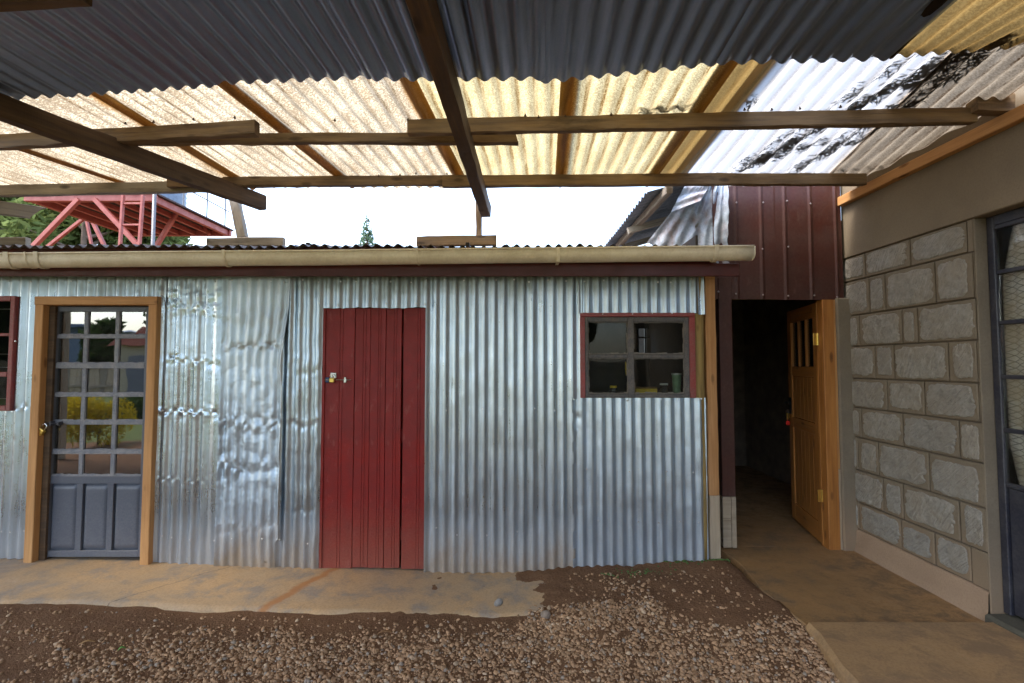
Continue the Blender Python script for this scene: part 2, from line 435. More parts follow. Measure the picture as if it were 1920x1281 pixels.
M_orange = wood('fresh_orange_timber', (.40, .19, .065), (.58, .31, .12), dark=(.20, .07, .02), stain=.25, rough=.65)
M_plank = wood('orange_pole_timber', (.36, .17, .06), (.52, .28, .12), dark=(.14, .07, .03), stain=.3)
M_pale = wood('pale_sawn_timber', (.33, .25, .16), (.48, .38, .26), dark=(.12, .08, .05), stain=.3, grey=.3)
M_doorw = wood('varnished_door_timber', (.26, .095, .022), (.44, .185, .045), dark=(.11, .04, .012), stain=.25, rough=.45)
M_logw = wood('peeled_log', (.20, .13, .045), (.36, .25, .09), dark=(.06, .035, .015), stain=.5)
FB = dict(edgecol=(.25, .115, .016))
M_fib1 = fibre('speckled_fibreglass', (.50, .43, .30), (.066, .032, .007), speck=.72, lines=.95, **FB)
M_fib2 = fibre('yellowed_fibreglass', (.52, .435, .235), (.10, .05, .008), speck=.6, lines=1., **FB)
M_fib3 = fibre('clean_white_fibreglass', (.42, .42, .41), (.09, .07, .05), speck=.05, lines=.55, edgecol=(.6, .35, .1), edgew=.04, edges=.5)
M_fib4 = fibre('brown_stained_fibreglass', (.22, .185, .135), (.025, .013, .005), edgecol=(.10, .05, .02), speck=.4, lines=1., base_dirt=.12, edgew=.05)
M_fib5 = fibre('amber_fibreglass', (.20, .13, .045), (.06, .03, .006), edgecol=(.08, .04, .008), speck=.45, lines=.8, base_dirt=.1)
M_red = paint('red_door_paint', (.25, .013, .010), (.185, .010, .009), .40, dust=.08, dustcol=(.28, .11, .07), bumpy=.45, lowdirt=.6, wear=.42, wearcol=(.33, .12, .10), spec=.3)
M_maroon = paint('maroon_sheet_paint', (.060, .0125, .006), (.040, .0085, .0045), .5, dust=.16, dustcol=(.18, .10, .07), scale=5, wear=.12, wearcol=(.28, .18, .14))
M_fascia = paint('maroon_fascia_paint', (.095, .010, .006), (.066, .007, .005), .4, dust=.1, dustcol=(.14, .08, .06))
M_redwin = paint('red_window_paint', (.27, .035, .03), (.20, .02, .02), .42, dust=.2)
M_steel = paint('blue_grey_steel_paint', (.085, .095, .122), (.065, .075, .098), .38, dust=.10, dustcol=(.3, .29, .28), lowdirt=.25)
M_steeld = paint('dusty_steel_bar_paint', (.12, .13, .16), (.09, .10, .13), .5, dust=.75, dustcol=(.34, .32, .30), scale=14)
M_steelk = paint('dark_navy_steel_paint', (.022, .023, .036), (.016, .017, .027), .4, dust=.2, dustcol=(.2, .19, .18))
M_win = paint('grimy_window_steel', (.06, .06, .065), (.045, .045, .05), .6, dust=.75, dustcol=(.20, .17, .14), scale=16)
M_tower = paint('red_oxide_tower_paint', (.33, .075, .055), (.26, .055, .042), .5)
M_towerd = paint('dark_platform_boards', (.055, .03, .028), (.035, .02, .02), .7)
M_tank = simple('grey_blue_tank', (.16, .20, .27), .45, .3)
M_rail = simple('grey_rail', (.17, .17, .18), .5, .5)
M_gutter = paint('cream_gutter_plastic', (.84, .77, .60), (.78, .70, .52), .35, dust=.2, dustcol=(.26, .19, .10), scale=6)
M_glass = glass('door_glass', (.6, .62, .6), 3.0, .05)
M_glassd = glass('grimy_glass', (.8, .82, .8), 1.24, .012)
M_glassc = glass('clear_jar_glass', (.85, .9, .88), 1.45, .04)
M_glassn = glass('clean_pane_glass', (.97, .98, .97), 1.4, .02)
M_screw = simple('zinc_screw', (.7, .71, .72), .3, .9)
M_brass = simple('brass', (.78, .55, .14), .28, .9, var=.15)
M_chrome = simple('chrome', (.75, .76, .78), .2, 1.)
M_black = simple('black_iron', (.02, .02, .022), .5, .4)
M_bluec = simple('blue_latch_paint', (.02, .06, .16), .4)
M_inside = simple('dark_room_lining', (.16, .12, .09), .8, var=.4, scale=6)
M_shedin = simple('dark_shed_lining', (.045, .035, .028), .85, var=.4, scale=6)  # near-black brown, deeper than the annex lining
M_redtag = simple('red_plastic_tag', (.75, .03, .02), .4)
M_yellow = simple('yellow_plastic', (.75, .50, .03), .5)
M_green = simple('green_plastic', (.10, .42, .12), .4)
M_bluep = simple('blue_plastic', (.025, .05, .22), .4)
M_pale_pl = simple('pale_plastic', (.6, .62, .6), .4)
M_nailm = simple('rusty_nail', (.10, .07, .05), .6, .6)
M_leafdry = simple('dry_leaf', (.30, .16, .07), .7)
M_debris = simple('dead_leaf_debris', (.030, .024, .020), .9)
M_moss = simple('moss', (.07, .12, .025), .9, var=.5, scale=60)

# ------------------------------------------------------------------ ground
def zs(x): return np.interp(x, [-8, -5, -4, -2.7, -1.5, -.2, .6, 1.5, 3], [.10, .10, .084, .06, .01, -.025, .012, .06, .06])
def smooth01(t): t = np.clip(t, 0, 1); return t * t * (3 - 2 * t)
def gz(x, y):
    x = np.asarray(x, float); y = np.asarray(y, float)
    near = smooth01((y - .2) / 1.2) * smooth01((6 - y) / .5) * smooth01((x + 7.5) / 1.5) * smooth01((3.2 - x) / .3)
    base = -.055 + .85 * zs(x) * smooth01((y - 1.6) / 1.5) + .030 * smooth01((y - 2.7) / .45) + .05 * smooth01((x - .9) / .6) * smooth01((y - 2.1) / .5)
    # earth heaped against the wall where the walkway has crumbled away
    heap = smooth01((1.62 - x) / .1) * smooth01((x + .42 + .7 * fbm(x * 3, y * 3, 4)) / .5) * smooth01((y - 2.98 - .2 * fbm(x * 2.1, y * 2.1, 9)) / .30)
    top = zs(x) - .016 + .010 * fbm(x * 26, y * 26, 77, 3) + .030 * smooth01((x + .1) / .6) + .022 * fbm(x * 5, y * 7, 31, 4)
    h = base * (1 - heap) + top * heap
    h = h + near * (.03 * fbm(x * 1.3, y * 1.3, 2) + .012 * fbm(x * 9, y * 9, 6))
    h = h - .16 * smooth01((x - np.interp(y, [1.9, 2.35, 2.62, 2.95, 3.3, 3.6, 4.1], [2.6, 1.98, 1.88, 1.72, 1.66, 1.62, 1.60]) - .03) / .07)
    return np.where(near > 0, h * near + (1 - near) * -.055, -.055)

def soil_mat():
    k = Mat('brown_earth')
    p = k.pos()
    n = k.noise(p, 2.0, 6, .65); f = k.noise(p, 60, 4, .7); m = k.noise(p, 9, 5, .6)
    c = k.mix(k.ramp(n, [(.3, 0), (.7, 1)]), (.115, .056, .028), (.175, .092, .046))
    c = k.mix(k.ramp(f, [(.4, 0), (.7, .6)]), c, (.24, .145, .08))
    xyz = k.sep(p)
    # lawn begins out in the yard, beyond the canopy
    g = k.ramp(k.math('ADD', k.rng(xyz[1], -1.4, -4., -.5, .5), k.math('MULTIPLY', n, .9)), [(.40, 0), (.50, 1)])
    c = k.mix(g, c, k.mix(k.ramp(m, [(.3, 0), (.7, 1)]), (.07, .11, .025), (.14, .15, .05)))
    pa = k.ramp(k.noise(p, .35, 3, .5), [(.60, 0), (.66, .8)])
    c = k.mix(k.math('MULTIPLY', pa, k.rng(xyz[1], -2, -4, 0, 1)), c, (.17, .105, .065))
    return k.principled(c, .95, 0, k.bump(k.math('ADD', k.math('MULTIPLY', f, 1.1), m), 1., .014), spec=.15)
M_soil = soil_mat()
xs = np.concatenate([[-400, -150, -60, -30, -15, -10, -8], np.arange(-7.5, -.8, .06), np.arange(-.8, 1.0, .02), np.arange(1.0, 3.21, .05), [3.4, 4, 6, 10, 20, 60, 150, 400]])
ys = np.concatenate([[-400, -150, -60, -30, -15, -8, -4, -2, -1, 0], np.arange(.2, 1.6, .1), np.arange(1.6, 2.8, .05), np.arange(2.8, 3.7, .02), np.arange(3.7, 4.2, .04), [4.5, 5, 5.5, 6, 8, 12, 20, 60, 150, 400]])
GX, GY = np.meshgrid(xs, ys)
GZ = gz(GX, GY)
idx = np.arange(GX.size).reshape(GX.shape)
q = np.stack([idx[:-1, :-1], idx[:-1, 1:], idx[1:, 1:], idx[1:, :-1]], -1).reshape(-1, 4)
ground = mobj('ground', np.stack([GX, GY, GZ], -1).reshape(-1, 3), q.tolist(), M_soil, loc=(0, 0, 0), smooth=True)
tag(ground, kind='structure')

def concrete(name, c0, c1, c2, wet=.3, sc=1.6):
    k = Mat(name); p = k.pos()
    a = k.noise(k.vec(p, (1, 1.6, 1)), sc, 6, .7, .5); b = k.noise(p, sc * 3.1, 6, .7, .3); f = k.noise(p, 70, 4, .7)
    c = k.mix(k.ramp(a, [(.36, 0), (.62, 1)]), c0, c1)
    c = k.mix(k.ramp(b, [(.48, 0), (.62, .8)]), c, c2)
    c = k.mix(k.ramp(f, [(.38, .42), (.55, 0)]), c, tuple(x * .5 for x in c0))
    return k, c, k.rng(b, .3, .7, .75 - wet, .85), k.bump(k.math('ADD', k.math('MULTIPLY', b, .6), k.math('MULTIPLY', f, .35)), .35, .008)
k, c, r, nb = concrete('walkway_concrete', (.47, .30, .15), (.39, .275, .165), (.24, .21, .18))
p = k.pos(); xyz = k.sep(p)
# an ochre streak of mud across the strip near the red door, and a hairline crack
ln = k.math('ABSOLUTE', k.math('ADD', k.math('SUBTRACT', xyz[0], k.math('MULTIPLY', k.math('SUBTRACT', xyz[1], 3.5), .38)), k.math('MULTIPLY_ADD', k.noise(p, 7, 3, .6), .12, 1.52 - .06)))
c = k.mix(k.ramp(ln, [(.015, .85), (.05, 0)]), c, (.36, .155, .05))
cr = k.math('ABSOLUTE', k.math('ADD', k.math('SUBTRACT', xyz[0], k.math('MULTIPLY', k.math('SUBTRACT', xyz[1], 3.5), .75)), k.math('MULTIPLY_ADD', k.noise(p, 6, 4, .6), .12, 2.42 - .06)))
c = k.mix(k.ramp(cr, [(.002, .8), (.005, 0)]), c, (.06, .045, .03))
M_strip = k.principled(c, r, 0, nb, spec=.35)
k, c, r, nb = concrete('ramp_concrete', (.33, .185, .075), (.26, .15, .062), (.14, .095, .055), wet=.38, sc=1.9)
M_ramp = k.principled(c, r, 0, nb, spec=.4)
k, c, r, nb = concrete('landing_concrete', (.39, .235, .105), (.31, .19, .09), (.21, .135, .075), wet=.3, sc=1.3)
M_landing = k.principled(c, r, 0, nb, spec=.4)

# concrete walkway along the shed
sx = np.linspace(-7.5, .62, 620); front = 3.265 + .022 * fbm(sx * 2.2, sx * 0, 3) + .014 * fbm(sx * 13, sx * 0, 8, 4)
rows = [(-.14, 0), (-.035, 0), (0, .012), (0, .05), (0, .3), (0, .55), (0, .95)]
V = []; F = []
for dz, dy in rows:
    for i, x in enumerate(sx):
        yy = front[i] + dy if dy < .2 else (front[i] * (1 - dy / .95) + 4.05 * dy / .95)
        zz = float(zs(x)) - .012 * (1 - min(1, dy / .5)) + dz + (.006 * float(fbm(x * 2, yy * 2, 12)) if dz == 0 else 0) - (.008 if (dz == 0 and dy == .012) else 0)
        V.append((x, yy, zz))
n = len(sx)
for r_ in range(len(rows) - 1):
    for i in range(n - 1): F.append((r_ * n + i, r_ * n + i + 1, (r_ + 1) * n + i + 1, (r_ + 1) * n + i))
tag(mobj('concrete_walkway', V, F, M_strip, smooth=True, loc=(0, 0, 0)), kind='structure')

# ramp slabs at the right, in front of the stone building
ZA = .067; YA = 4.147; XB = 2.80
def slab(name, edge_px, z, xr, yfar, m, thick=.2, drop=.012):
    pts = [atZ(px, py, z) for px, py in edge_px]
    N = 60; V = []; F = []
    yl = [p.y for p in pts][::-1]; xl = [p.x for p in pts][::-1]
    for i in range(N + 1):
        t = i / N; y = yl[0] + (yfar - yl[0]) * t
        x0 = float(np.interp(y, yl, xl)) + .012 * float(fbm(y * 5, 0, 5))
        w = .003 * float(fbm(y * 3, 1, 6))
        ee = max(0, min(1, (y - yl[0]) / .03)) * drop
        V += [(x0 - .015, y, z - thick), (x0, y, z - .03 + w), (x0 + .022, y, z - drop + ee + w), (x0 + .1, y, z - drop + ee + w)]
        for j in range(1, 5): V.append((x0 + .1 + (xr - x0 - .1) * j / 4, y, z - drop + ee + .006 * float(fbm(y * 2, j, 3))))
    for i in range(N):
        for j in range(7): F.append((i * 8 + j, i * 8 + j + 1, (i + 1) * 8 + j + 1, (i + 1) * 8 + j))
    k0 = len(V)
    for j in range(8): V.append((V[j][0], V[j][1] - .002, z - thick))
    for j in range(7): F.append((j, k0 + j, k0 + j + 1, j + 1))
    o = mobj(name, V, F, m, smooth=False, loc=(0, 0, 0), recalc=False)
    return tag(o, kind='structure')
slab('concrete_path', [(1352, 1036), (1385, 1058), (1420, 1100), (1480, 1153), (1540, 1200), (1620, 1268)], ZA, XB + .02, 4.20, M_ramp)
slab('concrete_landing', [(1530, 1186), (1572, 1245), (1620, 1300), (1720, 1420), (1830, 1560)], ZA + .03, XB + .02, 2.92, M_landing, drop=.02)
box('annex_floor', 1.5, 3.6, 4.204, 7.6, -.1, ZA - .002, M_ramp, b=.002); bpy.data.objects['annex_floor']['kind'] = 'structure'

# ------------------------------------------------------------------ gravel
ico = [(0, 0, 1)] + [(.894 * math.cos(a), .894 * math.sin(a), .447) for a in np.arange(5) * 2 * math.pi / 5] + \
      [(.894 * math.cos(a), .894 * math.sin(a), -.447) for a in np.arange(5) * 2 * math.pi / 5 + math.pi / 5] + [(0, 0, -1)]
ico = np.array(ico)
icoF = [(0, i + 1, (i + 1) % 5 + 1) for i in range(5)] + [(i + 1, i + 6, (i + 1) % 5 + 1) for i in range(5)] + \
       [((i + 1) % 5 + 1, i + 6, (i + 1) % 5 + 6) for i in range(5)] + [(11, (i + 1) % 5 + 6, i + 6) for i in range(5)]
icoF = np.array(icoF)
def stones(name, P, S, m, cols, seed=1, flat=.62):
    g = np.random.default_rng(seed); n = len(P)
    B = ico[None] * (1 + g.uniform(-.38, .32, (n, 12, 1)))
    sc = np.stack([g.uniform(.8, 1.3, n), g.uniform(.65, 1.0, n), g.uniform(.45, flat + .25, n)], -1) * S[:, None]
    B = B * sc[:, None, :]
    ax = g.normal(size=(n, 3)) * [.35, .35, 0]; az = g.uniform(0, 2 * np.pi, n)
    ca, sa = np.cos(ax[:, 0]), np.sin(ax[:, 0]); y = B[..., 1] * ca[:, None] - B[..., 2] * sa[:, None]; z = B[..., 1] * sa[:, None] + B[..., 2] * ca[:, None]
    x = B[..., 0]; cb, sb = np.cos(ax[:, 1]), np.sin(ax[:, 1])
    x, z = x * cb[:, None] + z * sb[:, None], -x * sb[:, None] + z * cb[:, None]
    cc, ss = np.cos(az), np.sin(az)
    x, y = x * cc[:, None] - y * ss[:, None], x * ss[:, None] + y * cc[:, None]
    V = np.stack([x, y, z], -1) + P[:, None, :]
    F = (icoF[None] + (np.arange(n) * 12)[:, None, None]).reshape(-1, 3)
    me = bpy.data.meshes.new(name)
    me.vertices.add(n * 12); me.vertices.foreach_set('co', V.ravel())
    me.loops.add(len(F) * 3); me.loops.foreach_set('vertex_index', F.ravel().astype(np.int32))
    me.polygons.add(len(F)); me.polygons.foreach_set('loop_start', np.arange(0, len(F) * 3, 3, dtype=np.int32))
    me.update(calc_edges=True)
    at = me.color_attributes.new('tone', 'FLOAT_COLOR', 'POINT')
    cc4 = np.concatenate([cols, np.ones((n, 1))], 1); at.data.foreach_set('color', np.repeat(cc4, 12, 0).ravel())
    me.materials.append(m); o = bpy.data.objects.new(name, me); put(o, Matrix.Identity(4)); return o
k = Mat('gravel_stone')
ca = k.n.new('ShaderNodeAttribute'); ca.attribute_name = 'tone'
f = k.noise(k.pos(), 90, 4, .7)
M_gravel = k.principled(k.mix(k.ramp(f, [(.3, .45), (.65, 0)]), ca.outputs['Color'], (.10, .062, .038)), .88, 0, k.bump(f, .4, .004), spec=.25)
N = 165000
gx = rng.uniform(-5.6, 2.75, N); gy = rng.uniform(1.2, 3.75, N)
dens = .56 + .42 * np.clip((gx + 1.2) / 2.2, -1, .8) + .95 * fbm(gx * 1.5, gy * 1.5, 44) + .5 * fbm(gx * 5, gy * 5, 45) - .75 * smooth01((gy - 2.92) / .35) * (gx < .1)
dens = dens - 1.3 * smooth01((gy - 3.02 - .16 * smooth01((1.5 - gx) / 1.) + .2 * fbm(gx * 3, gy * 3, 12)) / .2) + .10 * smooth01((2.3 - gy) / .6)
keep = rng.uniform(0, 1, N) < np.clip(dens, .05, 1)
edge_x = np.interp(gy, [1.9, 2.35, 2.62, 2.95, 3.3, 3.6, 4.1], [2.6, 1.98, 1.88, 1.72, 1.66, 1.62, 1.60])
keep &= gx < edge_x - .02
keep &= ~((gx < .0) & (gy > 3.225)) & ~((gx < .4) & (gy > 3.4))
gx, gy = gx[keep], gy[keep]
S = np.clip(rng.lognormal(math.log(.0070), .50, len(gx)), .0030, .0155)
t = rng.uniform(0, 1, len(gx)); g2 = rng.uniform(0, 1, len(gx))
cols = np.array([.43, .265, .145])[None] * (1 - t)[:, None] + np.array([.30, .175, .09])[None] * t[:, None]
cols[g2 > .92] = [.29, .235, .18]; cols[g2 < .10] = [.46, .33, .21]
cols *= rng.uniform(.8, 1.4, (len(gx), 1))
P = np.stack([gx, gy, gz(gx, gy) + S * .18], -1)
grav = stones('gravel', P, S, M_gravel, cols)
tag(grav, 'brown crushed stone gravel strewn over the yard', 'gravel', kind='stuff')
def rock(name, px, py, z, s, col, label, cat, seed):
    p = atZ(px, py, z)
    o = stones(name, np.array([[0, 0, s * .45]]), np.array([s]), M_gravel, np.array([col]), seed, .8)
    o.matrix_basis = Matrix.Translation(p); MW[o.name] = o.matrix_basis.copy()
    m = o.modifiers.new('sub', 'SUBSURF'); m.levels = m.render_levels = 1
    return tag(o, label, cat)
rock('stone', 1024, 1160, -.03, .045, (.27, .21, .16), 'largest loose stone at the end of the concrete walkway', 'stone', 5)
rock('brick_chip', 1418, 1106, -.01, .028, (.40, .15, .07), 'reddish brick chip beside the concrete path', 'brick chip', 6)
rock('stone', 935, 1136, .0, .038, (.30, .28, .25), 'flat grey stone bedded in mud at the walkway end', 'stone', 9)
def leaf(name, px, py, z, L, W, yaw, m, label, cat='leaf'):
    p = atZ(px, py, z); V = []; F = []
    for i in range(9):
        t = i / 8; w = W * math.sin(math.pi * (t * .94 + .03)) ** .8; zz = .012 * math.sin(t * 3.1)
        for s_, dz in ((-1, .004), (0, 0), (1, .004)):
            x = (t - .5) * L; y = s_ * w / 2
            V.append((p.x + x * math.cos(yaw) - y * math.sin(yaw), p.y + x * math.sin(yaw) + y * math.cos(yaw), p.z + zz + dz))
    for i in range(8):
        for j in range(2): F.append((i * 3 + j, i * 3 + j + 1, (i + 1) * 3 + j + 1, (i + 1) * 3 + j))
    o = mobj(name, V, F, m, smooth=True); o.modifiers.new('thick', 'SOLIDIFY').thickness = .0012
    return tag(o, label, cat)
leaf('dry_leaf', 722, 1188, -.02, .085, .02, .1, M_leafdry, 'long pinkish brown dry leaf lying on the gravel')
leaf('dry_leaf', 163, 1207, .0, .075, .018, .4, simple('ochre_leaf', (.42, .24, .09), .7), 'ochre dry leaf on the gravel at the left')
leaf('green_leaf', 228, 1219, .0, .035, .022, .7, simple('fresh_leaf', (.10, .28, .04), .6), 'small bright green leaf on the gravel')
leaf('wood_splinter', 1324, 1099, .01, .13, .014, -.35, M_pale, 'thin wood splinter on the earth by the concrete path', 'splinter')
lit = MB()
for i in range(150):
    x = rnd.uniform(-4.5, 1.9); y = rnd.uniform(1.7, 3.2)
    if x > np.interp(y, [1.9, 2.35, 2.62, 2.95, 3.3], [2.6, 1.98, 1.88, 1.72, 1.66]) - .06: continue
    z = float(gz(x, y)) + .014; a_ = rnd.uniform(0, 6.28); l_ = rnd.uniform(.008, .045); w_ = l_ * rnd.uniform(.06, .3)
    dx, dy = math.cos(a_) * l_ / 2, math.sin(a_) * l_ / 2; ex, ey = -math.sin(a_) * w_ / 2, math.cos(a_) * w_ / 2; t_ = rnd.uniform(-.008, .008)
    lit.add([(x - dx, y - dy, z - t_), (x + ex, y + ey, z + .002), (x + dx, y + dy, z + t_), (x - ex, y - ey, z + .002), (x, y, z + .005)], [(0, 1, 4), (1, 2, 4), (2, 3, 4), (3, 0, 4)])
tag(lit.build('litter', simple('straw_litter', (.40, .27, .14), .8, var=.6, scale=3), recalc=False), 'bits of dry leaf and straw among the gravel', 'litter', kind='stuff')
# moss clumps at the foot of the wall
mv = MB()
for cxp, cyp, nn, sp in ((1338, 1047, 60, .05), (1285, 1058, 40, .10), (1200, 1072, 40, .14), (1165, 1075, 20, .1)):
    c0 = atZ(cxp, cyp, .05)
    for i in range(nn):
        x = c0.x + rnd.gauss(0, sp); y = min(3.86, c0.y + rnd.gauss(0, .035)); z = float(gz(x, y))
        r_ = rnd.uniform(.004, .011)
        mv.add([(x + v[0] * r_, y + v[1] * r_, z + max(-.2, v[2]) * r_ * .9 + .002) for v in ico], [tuple(f_) for f_ in icoF])
tag(mv.build('moss', M_moss, recalc=False), 'green moss at the foot of the iron wall', 'moss', kind='stuff')

# ------------------------------------------------------------------ the iron sheet shed
Y0 = 3.89
def W(px, py, Y=Y0): return atY(px, py, Y)
def wx(px, py=800, Y=Y0): return atY(px, py, Y).x
def wz(py, px=960, Y=Y0): return atY(px, py, Y).z
shed = thing('iron_sheet_shed', 'long low shed clad in silvery corrugated iron with red and blue-grey doors', 'shed', (-1.5, 3.9, 0))
ZTOP = 2.40
PITCHC = .076
def crease(lines, seed, fine=.003, fold=.0):
    def d(x, z):
        out = fine * fbm(x * 9, z * 7, seed, 3) * 2
        for (z0, dep, wd, tilt, x0, x1) in lines:
            zz = z - z0 - tilt * (x - (x0 + x1) / 2) - .05 * vnoise(x * 16, z0 * 7, seed + 3)
            win = smooth01((x - x0) / .05) * smooth01((x1 - x) / .05)
            amp = .35 + 1.3 * np.abs(vnoise(x * 19, z0 * 3.3, seed + 8)) * 2
            out = out - dep * win * amp * np.exp(-np.abs(zz) / wd) + .5 * dep * win * amp * np.exp(-np.abs(zz - wd * 2.2) / (wd * .8))
        return out
    return d
def pinch(zlist, seed, width=.016):
    """corrugation buckled in bands: each ridge is squeezed flat at its own height and depth"""
    def k_(x, z):
        out = np.ones_like(x); n = np.floor(x / PITCHC + .5)
        for j, (z0, st, spread) in enumerate(zlist):
            hz = z0 + spread * (_hash(n, n * 0 + j, seed) - .5); kk = st * (.25 + .75 * _hash(n, n * 0 + j, seed + 3))
            w = width * (.6 + .9 * _hash(n, n * 0 + j, seed + 5))
            out = out * (1 - kk * np.exp(-((z - hz) / w) ** 2))
        return out
    return k_
def worley(x, z, seed):
    ix = np.floor(x); iz = np.floor(z); best = np.full(np.shape(x), 9.)
    for a_ in (-1, 0, 1):
        for b_ in (-1, 0, 1):
            px_ = ix + a_ + _hash(ix + a_, iz + b_, seed); pz_ = iz + b_ + _hash(ix + a_, iz + b_, seed + 9)
            best = np.minimum(best, np.hypot(x - px_, z - pz_))
    return best
def facets(bands, amp, seed, fx=11., fz=15.):
    """sharp folded facets gathered in bands"""
    def d(x, z):
        m = 0
        for z0, sp, st in bands: m = m + st * np.exp(-((z - z0 - .05 * vnoise(x * 5, x * 0 + z0, seed)) / sp) ** 2)
        return -amp * np.clip(m, 0, 1.2) * (worley(x * fx + .6 * z, z * fz - 2.2 * x, seed) - .4)
    return d
def many_pits(n, w, bands, seed, r=(.012, .034), dep=(.003, .009)):
    g_ = random.Random(seed); L = []
    for i in range(n):
        z0, sp = g_.choice(bands); L.append((g_.uniform(.02, w - .02), g_.gauss(z0, sp), g_.uniform(*r), g_.uniform(*dep) * g_.choice((1, 1, -.6))))
    return pits(L)
def pits(lst):
    def d(x, z):
        out = np.zeros_like(x)
        for (x0, z0, r_, dep) in lst:
            a_ = x0 * 91.7 + z0 * 37.1; ca_, sa_ = math.cos(a_), math.sin(a_); dx = x - x0; dz = z - z0
            rr = np.abs(dx * ca_ + dz * sa_) / r_ + np.abs(-dx * sa_ + dz * ca_) / (r_ * .45)
            out = out - dep * np.clip(1 - rr, 0, 1)
        return out
    return d
def comb(*fs):
    return lambda x, z: sum(f(x, z) for f in fs)
def wall_sheet(x0, x1, z0l, z0r, z1, m, yo=0., nv=10, dent=None, damp=None, edge=None, amp=.0112, phase=0., hole=None, vend=None, per=10, tilt=0.):
    return corr_sheet('wall_sheet', (x0, Y0 + yo, z0l), (x1, Y0 + yo, z0r), (x0 + tilt, Y0 + yo, z1), (x1 + tilt, Y0 + yo, z1), (x1 - x0) / PITCHC, amp, m, shed,
                      nv=nv, per=per, dent=dent, damp=damp, edge=edge, phase=phase, normal=(0, -1, 0), hole=hole, vend=vend)
def ragged(seed, a=.008): return lambda U, V: np.where(V < .02, a * 2 * fbm(U * 14, V * 0, seed, 2), 0.)
def foot(x): return float(zs(x)) + .004
# beside the left window, dented
xa, xb = -5.6, wx(70)
winL = (wx(-70), wx(24), wz(770), wz(556))
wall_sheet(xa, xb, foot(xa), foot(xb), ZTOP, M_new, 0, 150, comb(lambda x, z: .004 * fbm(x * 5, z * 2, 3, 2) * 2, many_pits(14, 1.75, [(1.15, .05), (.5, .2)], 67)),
           damp=lambda x, z: (.85 + .3 * vnoise(x * 3, z * 2, 4)) * pinch([(1.15, .6, .03), (.85, .4, .1)], 66)(x, z), per=8,
           hole=lambda x, z: (x + xa > winL[0] + .01) & (x + xa < winL[1] - .01) & (z > winL[2] - foot(xa) + .01) & (z < winL[3] - foot(xa) - .01))
# above the blue-grey door
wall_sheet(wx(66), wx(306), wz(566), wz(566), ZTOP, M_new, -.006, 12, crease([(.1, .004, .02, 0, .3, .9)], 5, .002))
# right of the blue-grey door
x0, x1 = wx(293), wx(417)
pn = pinch([(1.15, .9, .02), (.62, .3, .03), (1.54, .5, .04), (1.97, .6, .08)], 61)
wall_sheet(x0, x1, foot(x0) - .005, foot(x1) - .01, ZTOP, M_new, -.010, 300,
           comb(lambda x, z: .0035 * fbm(x * 7, z * 3, 11, 2) * 2, facets([(1.15, .05, 1.), (1.97, .12, .7), (1.54, .05, .6), (2.08, .06, .6)], .011, 62), many_pits(10, .52, [(1.15, .03), (1.97, .1), (1.54, .06)], 62)),
           damp=lambda x, z: np.clip(1 - .5 * smooth01((x - .32) / .1) + .3 * vnoise(x * 4, z * 3, 9), .3, 1.1) * pn(x, z), vend=ragged(5), per=12)
# crumpled sheet, its right edge curling away from the wall
x0, x1 = wx(413), wx(541)
pn2 = pinch([(1.70, .8, .03), (1.10, .8, .05), (.78, .7, .06), (.31, .6, .04)], 71, .02)
wall_sheet(x0, x1, foot(x0) - .02, foot(x1) - .02, ZTOP, M_crump, -.022, 320,
           comb(lambda x, z: .007 * fbm(x * 4, z * 2.2, 21, 2) * 2,
                facets([(1.70, .05, 1.), (1.08, .10, 1.), (.76, .14, 1.), (.31, .06, .8), (1.93, .10, .7), (1.4, .25, .35)], .020, 72, 12., 8.), many_pits(12, .53, [(1.70, .03), (1.10, .05), (.78, .06)], 72, (.03, .07), (.004, .010)),
                lambda x, z: .03 * smooth01((x - .47) / .07) * smooth01((z - .15) / .5) * (1 - .5 * smooth01((z - 1.7) / .5)) * (.6 + vnoise(z * 3, z * 0, 3))),
           damp=lambda x, z: np.clip(.70 + .7 * vnoise(x * 3.3, z * 2.6, 14), .2, 1.) * pn2(x, z),
           edge=lambda U, V: -U * (.05 * smooth01((.86 - V) / .2) + .012 * vnoise(V * 14, V * 0, 3)), vend=ragged(6, .01), per=14,
           hole=lambda x, z: (x > .50) & (z < .22 + .03 * vnoise(x * 30, x * 0, 2)))
# between the crumpled sheet and the red door
x0, x1 = wx(520), wx(602)
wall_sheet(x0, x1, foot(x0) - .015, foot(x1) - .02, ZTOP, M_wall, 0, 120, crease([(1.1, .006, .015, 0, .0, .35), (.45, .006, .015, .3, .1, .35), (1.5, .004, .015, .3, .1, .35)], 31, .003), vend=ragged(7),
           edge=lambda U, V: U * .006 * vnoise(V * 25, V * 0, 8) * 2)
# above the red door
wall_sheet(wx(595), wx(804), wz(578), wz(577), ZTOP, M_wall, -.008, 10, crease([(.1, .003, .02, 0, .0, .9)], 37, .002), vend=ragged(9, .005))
# main wall, two sheets
XW0 = wx(1091)
x0, x1 = wx(797), wx(1012)
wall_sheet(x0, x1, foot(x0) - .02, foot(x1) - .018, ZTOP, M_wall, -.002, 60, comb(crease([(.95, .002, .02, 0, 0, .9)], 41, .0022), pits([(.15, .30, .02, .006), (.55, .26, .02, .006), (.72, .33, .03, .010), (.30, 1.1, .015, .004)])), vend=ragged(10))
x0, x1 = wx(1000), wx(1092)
wall_sheet(x0, x1, foot(x0) - .015, foot(x1) - .012, ZTOP, M_wall, -.009, 40, crease([(1.05, .002, .02, 0, 0, .4)], 43, .002), vend=ragged(12))
